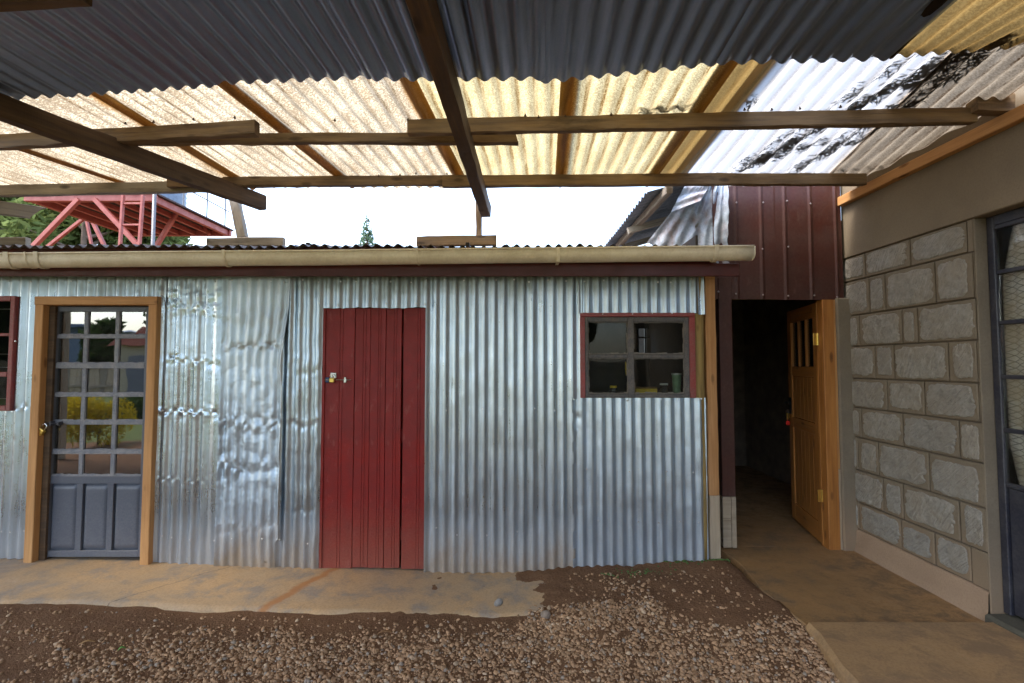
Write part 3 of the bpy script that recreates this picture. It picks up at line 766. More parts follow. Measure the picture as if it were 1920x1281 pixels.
# above and below the small window
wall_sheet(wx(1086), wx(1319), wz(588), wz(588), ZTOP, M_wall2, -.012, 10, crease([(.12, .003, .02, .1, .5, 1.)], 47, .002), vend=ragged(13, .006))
x0, x1 = wx(1072), wx(1323)
wall_sheet(x0, x1, foot(x0) - .012, foot(x1) - .008, wz(746), M_wall2, -.017, 70, comb(crease([(1.18, .006, .02, -.5, 0, .09)], 51, .0018),
           lambda x, z: -.012 * smooth01((.05 - x) / .05) * smooth01((z - .98) / .1) * vnoise(z * 22, x * 30, 2) * 3), vend=lambda U, V: np.where(V < .01, .01 * fbm(U * 9, V, 2, 2), 0) - np.where(V > .99, .012 * (U < .05), 0),
           hole=lambda x, z: (x < .024) & (z < 1.05) & (z > .0) & (vnoise(z * 18, x * 0, 5) > .12))
# small torn strip hanging by the corner
corr_sheet('wall_sheet', W(1308, 590, Y0 - .03), W(1321, 590, Y0 - .03), W(1306, 520, Y0 - .02), W(1319, 520, Y0 - .02), 1, .008, M_new, shed, nv=8, normal=(0, -1, 0))

# screws, one joined part per row of sheets
sc_b = MB()
def screw(px, py, yo=-.02, r_=.0078):
    p = W(px, py, Y0 + yo)
    V = [(p.x + v[0] * r_, p.y + v[1] * r_ * .6, p.z + v[2] * r_) for v in ico]; sc_b.add(V, [tuple(f_) for f_ in icoF])
for px in range(20, 300, 37): screw(px + rnd.uniform(-4, 4), 527 + rnd.uniform(-3, 3), -.017)
for px in range(305, 1320, 33): screw(px + rnd.uniform(-6, 6), 527 + rnd.uniform(-4, 4), -.03)
for px, py in ((837, 770), (905, 767), (945, 767), (1003, 766), (1040, 770), (818, 990), (857, 1003), (913, 1004), (970, 997), (1122, 976), (1197, 979), (1235, 981), (1275, 978), (1310, 980),
               (304, 1005), (322, 1008), (356, 1012), (402, 1014), (19, 998), (45, 996), (3, 997), (435, 1010), (491, 1011), (524, 1012), (577, 1020), (23, 772), (12, 773), (29, 640),
               (1091, 587), (1130, 589), (1186, 589), (1223, 588), (1260, 588), (1297, 586), (1076, 749), (1139, 750), (1176, 750), (1214, 749), (1240, 749), (1270, 748), (1315, 748),
               (633, 572), (724, 569), (780, 569), (797, 571), (599, 569), (1100, 880), (1180, 885), (1250, 884), (1300, 886), (305, 770), (345, 772)): screw(px, py, -.027)
tag(sc_b.build('screws', M_screw, shed, recalc=False), 'small round-headed roofing screws', kind='stuff')

# fascia boards, soffit, roof sheets
box('fascia_board', -5.8, wx(1386, 510, 3.77), 3.765, 3.79, wz(518, Y=3.77), wz(494, Y=3.77), M_fascia, shed, b=.003)
box('fascia_board', -5.8, wx(1340, 470, 3.78), 3.775, 3.80, wz(493.2, Y=3.77), wz(463, Y=3.77), M_fascia, shed, b=.003)
ZE = wz(464, Y=3.69)
SL = math.tan(R(8.0))
xr = wx(1362, 462, 3.69); xl = xr - 9 * .80
for i in range(9):
    a = xl + i * .80 - .05; b_ = xl + (i + 1) * .80
    zo = .012 if i % 2 else .006
    corr_sheet('roof_sheet', (a, 3.69, ZE + zo), (b_, 3.69, ZE + zo), (a, 6.6, ZE + zo + 2.9 * SL), (b_, 6.6, ZE + zo + 2.9 * SL), (b_ - a) / .079, .012, M_rusty, shed, nv=14, per=10,
               dent=crease([(.05, .004, .03, 0, 0, .9)], 60 + i, .006), vend=lambda U, V, s=i: np.where(V < .05, .012 * fbm(U * 5, V * 0, 70 + s, 2), 0.), normal=(0, -SL, 1))
# side, back and lining so the inside is a closed dark room
xs0, xs1 = -5.6, wx(1325)
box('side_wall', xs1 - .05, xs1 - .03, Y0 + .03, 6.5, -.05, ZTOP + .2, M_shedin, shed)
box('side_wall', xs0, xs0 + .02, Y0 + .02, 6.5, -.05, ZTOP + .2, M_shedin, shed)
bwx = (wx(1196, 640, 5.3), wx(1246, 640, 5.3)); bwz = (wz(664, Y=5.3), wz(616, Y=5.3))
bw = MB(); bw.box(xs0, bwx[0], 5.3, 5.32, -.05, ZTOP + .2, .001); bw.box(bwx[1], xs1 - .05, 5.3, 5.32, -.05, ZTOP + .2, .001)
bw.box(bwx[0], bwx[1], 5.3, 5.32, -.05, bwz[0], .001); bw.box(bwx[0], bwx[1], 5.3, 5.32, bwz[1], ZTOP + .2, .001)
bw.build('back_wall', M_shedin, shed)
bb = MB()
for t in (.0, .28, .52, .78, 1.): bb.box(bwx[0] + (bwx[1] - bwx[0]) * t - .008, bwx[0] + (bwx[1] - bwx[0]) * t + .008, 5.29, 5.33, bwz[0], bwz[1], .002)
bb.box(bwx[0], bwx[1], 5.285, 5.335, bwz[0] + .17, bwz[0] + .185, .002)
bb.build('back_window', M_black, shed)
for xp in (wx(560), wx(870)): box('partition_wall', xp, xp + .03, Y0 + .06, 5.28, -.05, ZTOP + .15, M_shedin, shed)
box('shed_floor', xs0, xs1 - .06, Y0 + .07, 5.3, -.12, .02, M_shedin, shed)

# gutter
GY0 = 3.685
def gut_z(x): return np.interp(x, [-4.0, 1.75], [wz(479, Y=GY0), wz(464.5, Y=GY0)])
gx0, gx1 = -5.8, wx(1407, 470, GY0)
xsamp = np.linspace(gx0, gx1, 60); V = []; F = []
pr = [(.055, .0)] + [(.055 * math.cos(a), -.042 - .055 * math.sin(a) * 1.0) for a in np.linspace(0, math.pi, 13)] + [(-.055, 0), (-.063, .004), (-.064, -.006), (-.059, -.010)]
for i, x in enumerate(xsamp):
    zt = float(gut_z(x)); dy = .004 * float(vnoise(x * 1.3, 0, 3))
    for (y, z) in pr: V.append((x, GY0 + y + dy, zt + z + .003 * float(vnoise(x * 2.1, 1, 5))))
n = len(pr)
for i in range(len(xsamp) - 1):
    for j in range(n - 1): F.append((i * n + j, i * n + j + 1, (i + 1) * n + j + 1, (i + 1) * n + j))
gut = mobj('gutter', V, F, M_gutter, shed, smooth=True)
gut.modifiers.new('thick', 'SOLIDIFY').thickness = .003
tag(gut, 'cream plastic half-round gutter with brown stains')
def gut_ring(x, w, r_, name, full=True):
    zt = float(gut_z(x)); V = []; F = []
    prr = [(.0 + (.055 + r_), .006)] + [((.055 + r_) * math.cos(a), -.042 - (.055 + r_) * math.sin(a)) for a in np.linspace(0, math.pi, 13)] + [(-.055 - r_ - .008, .008)]
    for xx in (x - w / 2, x + w / 2):
        for (y, z) in prr: V.append((xx, GY0 + y, zt + z))
    n = len(prr)
    for j in range(n - 1): F.append((j, j + 1, n + j + 1, n + j))
    o = mobj(name, V, F, M_gutter, gut); o.modifiers.new('thick', 'SOLIDIFY').thickness = .004; return o
for px, w in ((27, .035), (82, .03), (428, .02), (785, .012), (1338, .03)): gut_ring(wx(px, 490, GY0), w, .006, 'gutter_joint')
gut_ring(wx(62, 490, GY0), .01, .004, 'gutter_joint')
xb_ = wx(1045, 490, GY0); zt = float(gut_z(xb_))
gb = MB(); gb.box(xb_ - .012, xb_ + .012, GY0 - .066, GY0 - .061, zt - .10, zt - .004, .001); gb.box(xb_ - .012, xb_ + .012, GY0 - .066, GY0 + .05, zt - .108, zt - .1035, .001)
gb.build('gutter_bracket', M_gutter, gut)
zt = float(gut_z(gx1)); ec = MB()
ring = [(gx1 + .004, GY0 + .056 * math.cos(a), zt - .042 - .056 * math.sin(a)) for a in np.linspace(0, math.pi, 13)] + [(gx1 + .004, GY0 - .056, zt), (gx1 + .004, GY0 + .056, zt)]
ec.add(ring, [tuple(range(len(ring)))]); o = ec.build('gutter_end_cap', M_gutter, gut); o.modifiers.new('thick', 'SOLIDIFY').thickness = .008

# ---- blue-grey glazed steel door in an orange timber frame
dzb = float(zs(wx(180))) + .002
fx0, fx1 = wx(69), wx(297); fz1 = wz(558)
fw = .092
for nm, a, b_, z0, z1 in (('door_frame', fx0, fx0 + fw * .72, dzb, fz1 - fw * .72), ('door_frame', fx1 - fw * .72, fx1, dzb - .012, fz1 - fw * .72)):
    beam(nm, ((a + b_) / 2, Y0 - .024, z0), ((a + b_) / 2, Y0 - .024, z1), .075, b_ - a, M_orange, shed, up=(1, 0, 0), bow=.002, rough=.0008)
beam('door_frame', (fx0, Y0 - .0242, fz1 - fw * .36), (fx1, Y0 - .0242, fz1 - fw * .36), .076, fw * .72, M_orange, shed, bow=.002, rough=.0008)
# inner dark jamb
DY = Y0 + .03
lx0, lx1 = fx0 + fw + .026, fx1 - fw * .72 - .004
lz0, lz1 = dzb + .02, fz1 - fw * .72 - .004
jb = MB(); jb.box(fx0 + fw * .72 + .001, lx0 - .002, Y0 - .012, DY + .03, dzb, lz1, .002); jb.build('door_jamb', M_beamd, shed)
leafw = lx1 - lx0; rows_y = [(585, 628), (635, 681), (691, 737), (744, 788), (796, 843), (851, 890)]
zr = [(wz(b_, 180, DY), wz(a, 180, DY)) for a, b_ in rows_y]
colx = [(wx(a, 740, DY), wx(b_, 740, DY)) for a, b_ in ((105, 156), (163, 215), (222, 272))]
pz0, pz1 = wz(1031, 180, DY), wz(906, 180, DY)
lf = MB()
sl_, sr_ = colx[0][0], colx[-1][1]
lf.box(lx0, sl_, DY - .02, DY + .018, lz0, lz1, .003); lf.box(sr_, lx1, DY - .02, DY + .018, lz0, lz1, .003)
lf.box(sl_, sr_, DY - .019, DY + .017, zr[0][1], lz1, .002); lf.box(sl_, sr_, DY - .019, DY + .017, lz0, pz0, .002)
lf.box(sl_, sr_, DY - .019, DY + .017, pz1, zr[-1][0] - .008, .002)
pcol = [(sl_ + (sr_ - sl_) * t0, sl_ + (sr_ - sl_) * t1) for t0, t1 in ((0, .30), (.365, .64), (.705, 1.))]
lf.box(pcol[0][1], pcol[1][0], DY - .0185, DY + .017, pz0, pz1, .002); lf.box(pcol[1][1], pcol[2][0], DY - .0185, DY + .017, pz0, pz1, .002)
bdoor = lf.build('glazed_door', M_steel, shed); tag(bdoor, 'blue-grey steel door with eighteen small panes')
gbm = MB()
for i in range(5): gbm.box(sl_, sr_, DY - .017 - (.004 if i == 1 else 0), DY + .012, zr[i + 1][1], zr[i][0], .002)
gbm.box(sl_, sr_, DY - .0175, DY + .012, zr[-1][0] - .008, zr[-1][0], .002)
for (a, b_) in ((colx[0][1], colx[1][0]), (colx[1][1], colx[2][0])):
    for (z0, z1) in zr: gbm.box(a, b_, DY - .016, DY + .012, z0, z1, .002)
gbm.build('glazing_bars', M_steeld, bdoor)
for (z0, z1) in zr:
    for (a, b_) in colx:
        t = rnd.uniform(-.0012, .0012)
        V, F = boxvf(a - .002, b_ + .002, DY - .004, DY, z0 - .002, z1 + .002, .0005)
        o = mobj('pane', V, F, M_glass, bdoor, recalc=True)
        # putty fillets along the lower edge of each pane
pt = MB()
for (z0, z1) in zr:
    for (a, b_) in colx:
        for kx in range(7):
            xa_, xb2 = a + (b_ - a) * kx / 7, a + (b_ - a) * (kx + 1) / 7
            pt.box(xa_, xb2, DY - .013, DY - .0045, z0 - .001, z0 + rnd.uniform(.004, .010), .002)
        pt.box(a, a + .005, DY - .013, DY - .0045, z0 + .01, z1, .002); pt.box(b_ - .005, b_, DY - .013, DY - .0045, z0 + .01, z1, .002)
pt.build('putty', M_steeld, bdoor)
for (a, b_) in pcol:   # pillowed sheet panels
    nx, nz = 14, 22; V = []; F = []
    for j in range(nz + 1):
        for i in range(nx + 1):
            u, v = i / nx, j / nz
            e = min(1, min(u, 1 - u) * (b_ - a) / .022, min(v, 1 - v) * (pz1 - pz0) / .022); e = math.sin(e * math.pi / 2)
            V.append((a + .006 + (b_ - a - .012) * u, DY + .004 - .017 * e - .003 * math.sin(math.pi * u) * math.sin(math.pi * v), pz0 + .006 + (pz1 - pz0 - .012) * v))
    for j in range(nz):
        for i in range(nx): F.append((j * (nx + 1) + i, j * (nx + 1) + i + 1, (j + 1) * (nx + 1) + i + 1, (j + 1) * (nx + 1) + i))
    mobj('panel', V, F, M_steel, bdoor, smooth=True)
    box('panel_back', a, b_, DY + .006, DY + .010, pz0, pz1, M_steel, bdoor, b=.001)
hz = wz(1000, 272, DY)
hg = MB(); hg.tube([(lx1 - .012, DY - .03, hz - .05), (lx1 - .012, DY - .03, hz + .05)], .012, 10); hg.box(lx1 - .02, lx1 - .004, DY - .03, DY - .018, hz - .03, hz + .03, .002)
hg.build('hinge', M_black, bdoor)
bz = wz(793, 100, DY)
bo = MB(); bo.tube([(wx(88, 793), DY - .045, bz), (wx(121, 793), DY - .045, bz + .001)], .0065, 8)
bo.box(wx(97), wx(101), DY - .056, DY - .02, bz - .018, bz + .018, .002); bo.box(wx(112), wx(116), DY - .056, DY - .02, bz - .014, bz + .014, .002)
bo.tube([(wx(117, 793), DY - .045, bz), (wx(117, 793), DY - .075, bz + .003)], .006, 8)
bo.build('slide_bolt', M_steelk, bdoor)
def padlock(name, p, ang, s, label, front=(0, -1, 0)):
    t = thing(name, label, 'padlock', p)
    ca_, sa_ = math.cos(ang), math.sin(ang)
    def T(V): return [(p[0] + x * ca_ - z * sa_, p[1] + y, p[2] + x * sa_ + z * ca_) for x, y, z in V]
    V, F = boxvf(-.018 * s, .018 * s, -.009 * s, .009 * s, -.055 * s, -.024 * s, .003 * s); mobj('body', T(V), F, M_brass, t, recalc=True)
    pts = [(-.012 * s, 0, -.026 * s), (-.012 * s, 0, -.008 * s)] + [(-.012 * s * math.cos(a), 0, -.008 * s + .012 * s * math.sin(a)) for a in np.linspace(.3, math.pi - .3, 6)] + [(.012 * s, 0, -.008 * s), (.012 * s, 0, -.026 * s)]
    V, F = tubevf(T(pts), .0032 * s, 8); mobj('shackle', V, F, M_chrome, t, recalc=True, smooth=True)
    return t
padlock('padlock', (wx(93, 800), DY - .066, bz - .008), -.62, 1.55, 'brass padlock dangling from the bolt of the blue-grey glazed door')

# ---- red plank door
RY = Y0 + .015
rz0 = float(zs(wx(700))) + .008; rz1 = wz(577)
def plank(px0, px1, grooves, zoff=0., yo=0., topcut=0.):
    a, b_ = wx(px0, 820, RY), wx(px1, 820, RY)
    xsn = [a, a + .002]; dp = [.004, 0]
    for g in grooves:
        gx_ = wx(g, 820, RY); xsn += [gx_ - .003, gx_ - .001, gx_ + .001, gx_ + .003]; dp += [0, .0032, .0032, 0]
    xsn += [b_ - .002, b_]; dp += [0, .004]
    zz = np.linspace(rz0 + zoff, rz1 + topcut, 16); V = []; F = []
    n = len(xsn)
    for z in zz:
        wob = .0012 * float(vnoise(z * 3, px0, 3)) * 2
        for x, d in zip(xsn, dp): V.append((x + wob, RY + yo + d + .0015 * float(vnoise(z * 2.2, x * 9, 7)) * 2, z))
    for j in range(len(zz) - 1):
        for i in range(n - 1): F.append((j * n + i, j * n + i + 1, (j + 1) * n + i + 1, (j + 1) * n + i))
    k0 = len(V)
    V += [(a, RY + yo + .03, zz[0]), (b_, RY + yo + .03, zz[0]), (b_, RY + yo + .03, zz[-1]), (a, RY + yo + .03, zz[-1])]
    e = (len(zz) - 1) * n
    F += [(k0, k0 + 3, k0 + 2, k0 + 1), tuple([k0] + [i for i in range(n)] + [k0 + 1]), tuple([k0 + 2] + [e + i for i in range(n)][::-1] + [k0 + 3]),
          tuple([k0 + 3] + [j * n for j in range(len(zz))][::-1] + [k0]), tuple([k0 + 1] + [j * n + n - 1 for j in range(len(zz))] + [k0 + 2])]
    return V, F
rd = MB()
za, zb = rz0 + .25, rz1 - .3
for zc in (rz0 + .25, (rz0 + rz1) / 2, rz1 - .25): rd.box(wx(609), wx(797), RY + .032, RY + .06, zc - .05, zc + .05, .002)
rdoor = rd.build('plank_door', M_red, shed); tag(rdoor, 'red painted plank door, scuffed pale near the foot')
for spec in ((607.5, 662.6, (635, 640.5), 0, 0, 0), (663.2, 692, (679, 684), .004, .002, -.004), (692.6, 721.2, (708, 712.5), .002, 0, .002), (721.8, 751, (737, 742), 0, .001, 0), (754.2, 799, (782, 787), -.008, .004, -.002)):
    V, F = plank(*spec); mobj('plank', V, F, M_red, rdoor, recalc=True)
box('door_post', wx(601.5), wx(606.8), RY - .01, RY + .06, rz0, rz1, M_red, shed)
rb = MB(); bz = wz(712.5, 630, RY); by = RY - .012
rb.tube([(wx(607), by - .002, bz), (wx(657), by - .002, bz)], .0045, 8); rb.box(wx(643), wx(648), by - .008, by + .012, bz - .022, bz + .022, .003, 1)
rb.box(wx(617), wx(629), by - .004, by + .010, bz + .012, bz + .058, .004, 1); rb.box(wx(608.5), wx(615), by - .005, by + .010, bz - .02, bz + .02, .003, 2)
rb.build('slide_bolt', [M_chrome, M_chrome, M_bluec], rdoor)
padlock('padlock', (wx(624.5, 705), RY - .038, bz + .040), .0, 1.05, 'small brass and steel padlock on the bolt of the red plank door')

# ---- small four-pane window
wy = Y0 + .0
wx0, wx1, wz0, wz1 = wx(1088), wx(1304), wz(746), wz(592)
wf = MB(); wf.box(wx0, wx(1097), wy - .03, wy + .06, wz0, wz1 - .012, .003); wf.box(wx(1293), wx1, wy - .03, wy + .06, wz0, wz1 - .012, .003); wf.box(wx0, wx1, wy - .03, wy + .06, wz1 - .011, wz1 + .02, .003)
wf.build('window_frame', M_redwin, shed)
pxs = [(1104, 1176), (1190, 1283)]; pzs = [(672.5, 739), (604, 664)]
sw = MB(); yA, yB = wy - .024, wy + .01
A = wx(1097.3); B = wx(1292.6)
sw.box(A, wx(1103), yA, yB, wz0 + .002, wz1 - .014, .003); sw.box(wx(1284), B, yA, yB, wz0 + .002, wz1 - .014, .003)
sw.box(wx(1177.5), wx(1188.5), yA - .004, yB, wz0 + .003, wz1 - .015, .003)
for a, b_ in ((1103.1, 1177.3), (1188.7, 1283.8)):
    sw.box(wx(a), wx(b_), yA + .002, yB, wz0 + .002, wz(739), .002); sw.box(wx(a), wx(b_), yA + .002, yB, wz(604), wz1 - .014, .002); sw.box(wx(a), wx(b_), yA + .003, yB, wz(671.5), wz(665), .002)
swo = sw.build('window', M_win, shed); tag(swo, 'grimy steel window with four panes')
for (a, b_) in ((1103, 1178), (1188, 1284)):
    for (t0, t1) in ((664.5, 604.5), (738.5, 672)):
        box('pane', wx(a) + .001, wx(b_) - .001, wy - .006, wy - .003, wz(t0) - .002, wz(t1) + .002, M_glassd, swo, b=.0005)
pu = MB()
for (a, b_) in ((1103, 1178), (1188, 1284)):
    for (zb_, zt_) in ((664.5, 604.5), (738.5, 672)):
        x0, x1, z0, z1 = wx(a), wx(b_), wz(zb_), wz(zt_)
        for kx in range(9):
            xa_, xb2 = x0 + (x1 - x0) * kx / 9, x0 + (x1 - x0) * (kx + 1) / 9
            pu.box(xa_, xb2, wy - .016, wy - .0065, z0, z0 + rnd.uniform(.006, .016), .003); pu.box(xa_, xb2, wy - .016, wy - .0065, z1 - rnd.uniform(.003, .009), z1, .003)
        for kz in range(6):
            za_, zb2 = z0 + (z1 - z0) * kz / 6, z0 + (z1 - z0) * (kz + 1) / 6
            pu.box(x0, x0 + rnd.uniform(.005, .012), wy - .016, wy - .0065, za_, zb2, .003); pu.box(x1 - rnd.uniform(.005, .012), x1, wy - .016, wy - .0065, za_, zb2, .003)
pu.build('putty', paint('old_putty', (.17, .15, .125), (.11, .10, .085), .85, dust=.5, dustcol=(.26, .23, .2), scale=25), swo)
shelf_z = wz(741)
box('window_shelf', wx0, wx1 + .02, wy + .062, wy + .30, shelf_z - .035, shelf_z - .01, M_pale, shed)
def lathe(prof, c, n=18):
    V = []; F = []
    for r_, z in prof:
        for k_ in range(n): V.append((c[0] + r_ * math.cos(2 * math.pi * k_ / n), c[1] + r_ * math.sin(2 * math.pi * k_ / n), c[2] + z))
    for i in range(len(prof) - 1):
        for k_ in range(n): k2 = (k_ + 1) % n; F.append((i * n + k_, i * n + k2, (i + 1) * n + k2, (i + 1) * n + k_))
    F.append(tuple(range(n))[::-1]); F.append(tuple((len(prof) - 1) * n + k_ for k_ in range(n))); return V, F
SZ = shelf_z - .0095
def shelf_thing(px, d=.12): p = atY(px, 735, Y0 + d); return (p.x, p.y, SZ)
c0 = shelf_thing(1150); t = thing('jar', 'small glass jar with yellow lid behind the lower left pane', 'jar', c0)
V, F = lathe([(.026, 0), (.03, .005), (.03, .05), (.025, .06)], c0); mobj('body', V, F, M_glassc, t, smooth=True)
V, F = lathe([(.027, .0605), (.028, .063), (.028, .076), (.025, .078)], c0); mobj('lid', V, F, M_yellow, t)
c0 = shelf_thing(1210); t = thing('box', 'flat yellow box lying behind the lower right pane', 'box', c0)
V, F = boxvf(c0[0] - .085, c0[0] + .085, c0[1] - .04, c0[1] + .05, SZ, SZ + .055, .003); mobj('carton', V, F, M_yellow, t, recalc=True)
V, F = boxvf(c0[0] - .087, c0[0] + .087, c0[1] - .042, c0[1] + .052, SZ + .0555, SZ + .068, .003); mobj('lid', V, F, simple('brown_card', (.2, .11, .04), .7), t, recalc=True)
c0 = shelf_thing(1245); t = thing('jar', 'clear glass jar behind the lower right pane', 'jar', c0)
V, F = lathe([(.034, 0), (.04, .006), (.041, .05), (.03, .065), (.03, .082)], c0); mobj('body', V, F, M_glassc, t, smooth=True)
V, F = lathe([(.031, .0825), (.032, .085), (.032, .094), (.028, .096)], c0); mobj('lid', V, F, M_pale_pl, t)
c0 = shelf_thing(1269, .10); t = thing('cup', 'tall green plastic cup behind the lower right pane', 'cup', c0)
V, F = lathe([(.028, 0), (.030, .01), (.036, .155), (.038, .165), (.034, .165), (.028, .02)], c0); mobj('body', V, F, simple('frosted_green_plastic', (.22, .36, .22), .35), t, smooth=True)
V, F = lathe([(.0365, .1655), (.040, .167), (.040, .176), (.036, .178)], c0); mobj('rim', V, F, M_pale_pl, t)
p = atY(1173, 690, Y0 + .05)
o = MB(); o.tube([(p.x + .006 * math.sin(a * 2.2), p.y, p.z + .05 - .11 * a) for a in np.linspace(0, 1, 12)], [.003 + .007 * math.sin(a * 3.14) for a in np.linspace(0, 1, 12)], 8)
tag(o.build('yellow_strap', M_yellow, smooth=True), 'curved yellow strap hanging inside behind the window mullion', 'strap')

# ---- red window at the left edge
lw = MB(); X0w, X1w, Z0w, Z1w = winL
yA, yB = Y0 - .03, Y0 + .02
lw.box(X0w, X0w + .04, yA, yB, Z0w, Z1w, .003); lw.box(X1w - .035, X1w, yA, yB, Z0w, Z1w, .003)
lw.box(X0w + .041, X1w - .036, yA, yB, Z1w - .04, Z1w, .003); lw.box(X0w + .041, X1w - .036, yA, yB, Z0w, Z0w + .04, .003)
zA, zB = wz(702, 10), wz(628, 10)
lw.box(X0w + .041, X1w - .036, yA - .003, yB, zA - .018, zA + .018, .003); lw.box(X0w + .041, X1w - .036, yA + .002, yB, zB - .011, zB + .011, .003)
lwo = lw.build('window', M_redwin, shed); tag(lwo, 'red painted steel window cut by the left edge')
for z0, z1 in ((Z0w + .038, zA - .016), (zA + .016, zB - .010), (zB + .010, Z1w - .038)): box('pane', X0w + .038, X1w - .034, Y0 - .006, Y0 - .002, z0, z1, M_glassd, lwo, b=.0005)
wr = MB()
for py in (579, 664, 689, 748): z_ = wz(py, 10); wr.tube([(X0w + .04, Y0 + .03, z_), (X1w - .035, Y0 + .03, z_)], .0025, 6)
wr.build('wire', M_screw, lwo)

# corner posts of the shed
V, F = tubevf([(wx(1313, 800) + .006 * math.sin(z * 3), Y0 + .035, z) for z in np.linspace(.03, 2.30, 14)], [.055 + .004 * vnoise(i * .7, 0, 3) for i in range(14)], 14)
p0 = (wx(1313), Y0 + .035, 0); Mlog = Matrix(((0, 0, 1), (0, 1, 0), (-1, 0, 0))).transposed().to_4x4(); Mlog.translation = Vector((wx(1313), Y0 + .035, .03))
Vl = [tuple(Mlog.inverted() @ Vector(v)) for v in V]
mobj('corner_post', Vl, F, M_logw, shed, M=Mlog, smooth=True)
xo = (wx(1328), wx(1348)); zsplit = wz(930, 1338)
beam('corner_board', (sum(xo) / 2, Y0 + .03, .05), (sum(xo) / 2, Y0 + .03, zsplit - .001), .05, (xo[1] - xo[0]), M_pale, shed, up=(1, 0, 0), bow=.001)
beam('corner_board', (sum(xo) / 2 - .003, Y0 + .032, zsplit), (sum(xo) / 2 - .006, Y0 + .032, 2.33), .05, (xo[1] - xo[0]) * .97, M_plank, shed, up=(1, 0, 0), bow=.002)

# boards on the shed roof
def roofz(y): return ZE + .022 + (y - 3.69) * SL
def roof_board(px0, px1, py_top, Y, h, label, m=M_beam):
    a = atY(px0, py_top, Y); b_ = atY(px1, py_top, Y); z = (a.z + b_.z) / 2 - h / 2
    z = max(z, roofz(Y) + h / 2 - .01)
    return tag(beam('timber_board', (a.x, Y, z), (b_.x, Y, z + .004), .05, h, m), label, 'board')
roof_board(391, 533, 447, 4.22, .075, 'grey-brown board lying on the shed roof under the left canopy post', M_beamg)
roof_board(782, 931, 444, 4.22, .085, 'brown board lying on the shed roof under the middle canopy post')
roof_board(-60, 53, 447, 4.22, .07, 'grey board end lying on the shed roof at the left edge', M_beamg)

# ------------------------------------------------------------------ timber canopy with translucent roof sheets
canopy = thing('timber_canopy', 'open timber canopy roofed with dark iron and yellowed translucent corrugated sheets', 'canopy', (-1, 1.5, 0))
ZR = CAMZ + 1.45          # underside of sheets
def C(px, py, z=ZR): return atZ(px, py, z)
PH = .092
def roof_quad(name, far_l, far_r, near_l, near_r, m, zo=0., amp=.011, nv=16, seed=1, pitch=PH, phase=0., vend=None, dent=None):
    fl, fr, nl, nr = [Vector(v) + Vector((0, 0, zo)) for v in (far_l, far_r, near_l, near_r)]
    n = round(((nr - nl).length + (fr - fl).length) / 2 / pitch)
    return corr_sheet(name, nl, nr, fl, fr, n, amp, m, canopy, nv=nv, per=10, normal=(0, 0, 1), phase=phase,
                      dent=dent or (lambda x, z: .012 * fbm(x * .9, z * .8, seed, 2)), vend=vend)
# translucent sheets: seams given by their far (eave) and near ends
EY = 356.0
seams = [  # (eave px x, eave py), (near px x, near py)
    ((-330, 366), (-640, 270)), ((-40, 364), (-380, 250)), ((262, 361), (-140, 228)), ((462, 357), (120, 158)), ((650, 355), (372, 140)), ((858, 354), (728, 128)),
    ((1040, 352), (1054, 112)), ((1200, 350), (1370, 92)), ((1250, 350), (1450, 90)), ((1530, 348), (1800, 78)), ((1660, 346), (2010, 76))]
fmats = [M_fib1, M_fib1, M_fib1, M_fib1, M_fib1, M_fib2, M_fib2, M_fib5, M_fib3, M_fib4]
for i in range(len(seams) - 1):
    (e0, n0), (e1, n1) = seams[i], seams[i + 1]
    fl, nl, fr, nr = C(*e0), C(*n0), C(*e1), C(*n1)
    ov = .10 if i not in (8,) else .04
    d = (fr - fl).normalized()
    fr2, nr2 = fr + d * ov, nr + (nr - nl).normalized() * ov
    o = roof_quad('translucent_sheet', fl, fr2, nl, nr2, fmats[i], zo=.010 + .014 * (i % 2), seed=80 + i, vend=lambda U, V, s=i: np.where(V > .97, .015 * fbm(U * 4, V * 0, 90 + s, 2), 0.))
# the amber sheet nearer the camera at the right
roof_quad('translucent_sheet', C(1655, 96), C(1900, 76), C(1780, -55), C(2350, -120), M_fib5, zo=-.028, seed=97)
roof_quad('translucent_sheet', C(1895, 78), C(2030, 70), C(2300, -100), C(2700, -180), M_fib4, zo=-.014, seed=98)
# dark iron sheets above and behind the camera
nearY = -.95
dpx = [(-700, 232), (-420, 210), (-150, 190), (122, 172), (390, 152), (690, 140), (1009, 136), (1335, 108), (1655, 97)]
for i in range(len(dpx) - 1):
    a, b_ = C(*dpx[i]), C(*dpx[i + 1])
    if i == 6: a.y += .06; b_.y += .02
    def nearp(p): return Vector((p.x - (p.y - nearY) * math.tan(R(3.2)), nearY, p.z))
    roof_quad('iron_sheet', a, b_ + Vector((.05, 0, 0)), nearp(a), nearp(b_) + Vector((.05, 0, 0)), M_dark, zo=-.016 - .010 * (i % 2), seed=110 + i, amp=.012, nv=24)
for i in range(6):   # the canopy runs on to the left and to the right of the picture
    x1 = C(*dpx[0]).x - i * .9
    roof_quad('iron_sheet', (x1 - .95, 3.9, ZR), (x1, 3.9, ZR), (x1 - 1.1, nearY, ZR), (x1 - .1, nearY, ZR), M_dark, zo=.01 * (i % 2), seed=130 + i, nv=10)
xq = C(1655, 97).x
roof_quad('iron_sheet', (xq + .36, 1.15, ZR), (3.1, 1.2, ZR), (xq + .2, nearY, ZR), (3.1, nearY, ZR), M_dark, zo=-.03, seed=140)

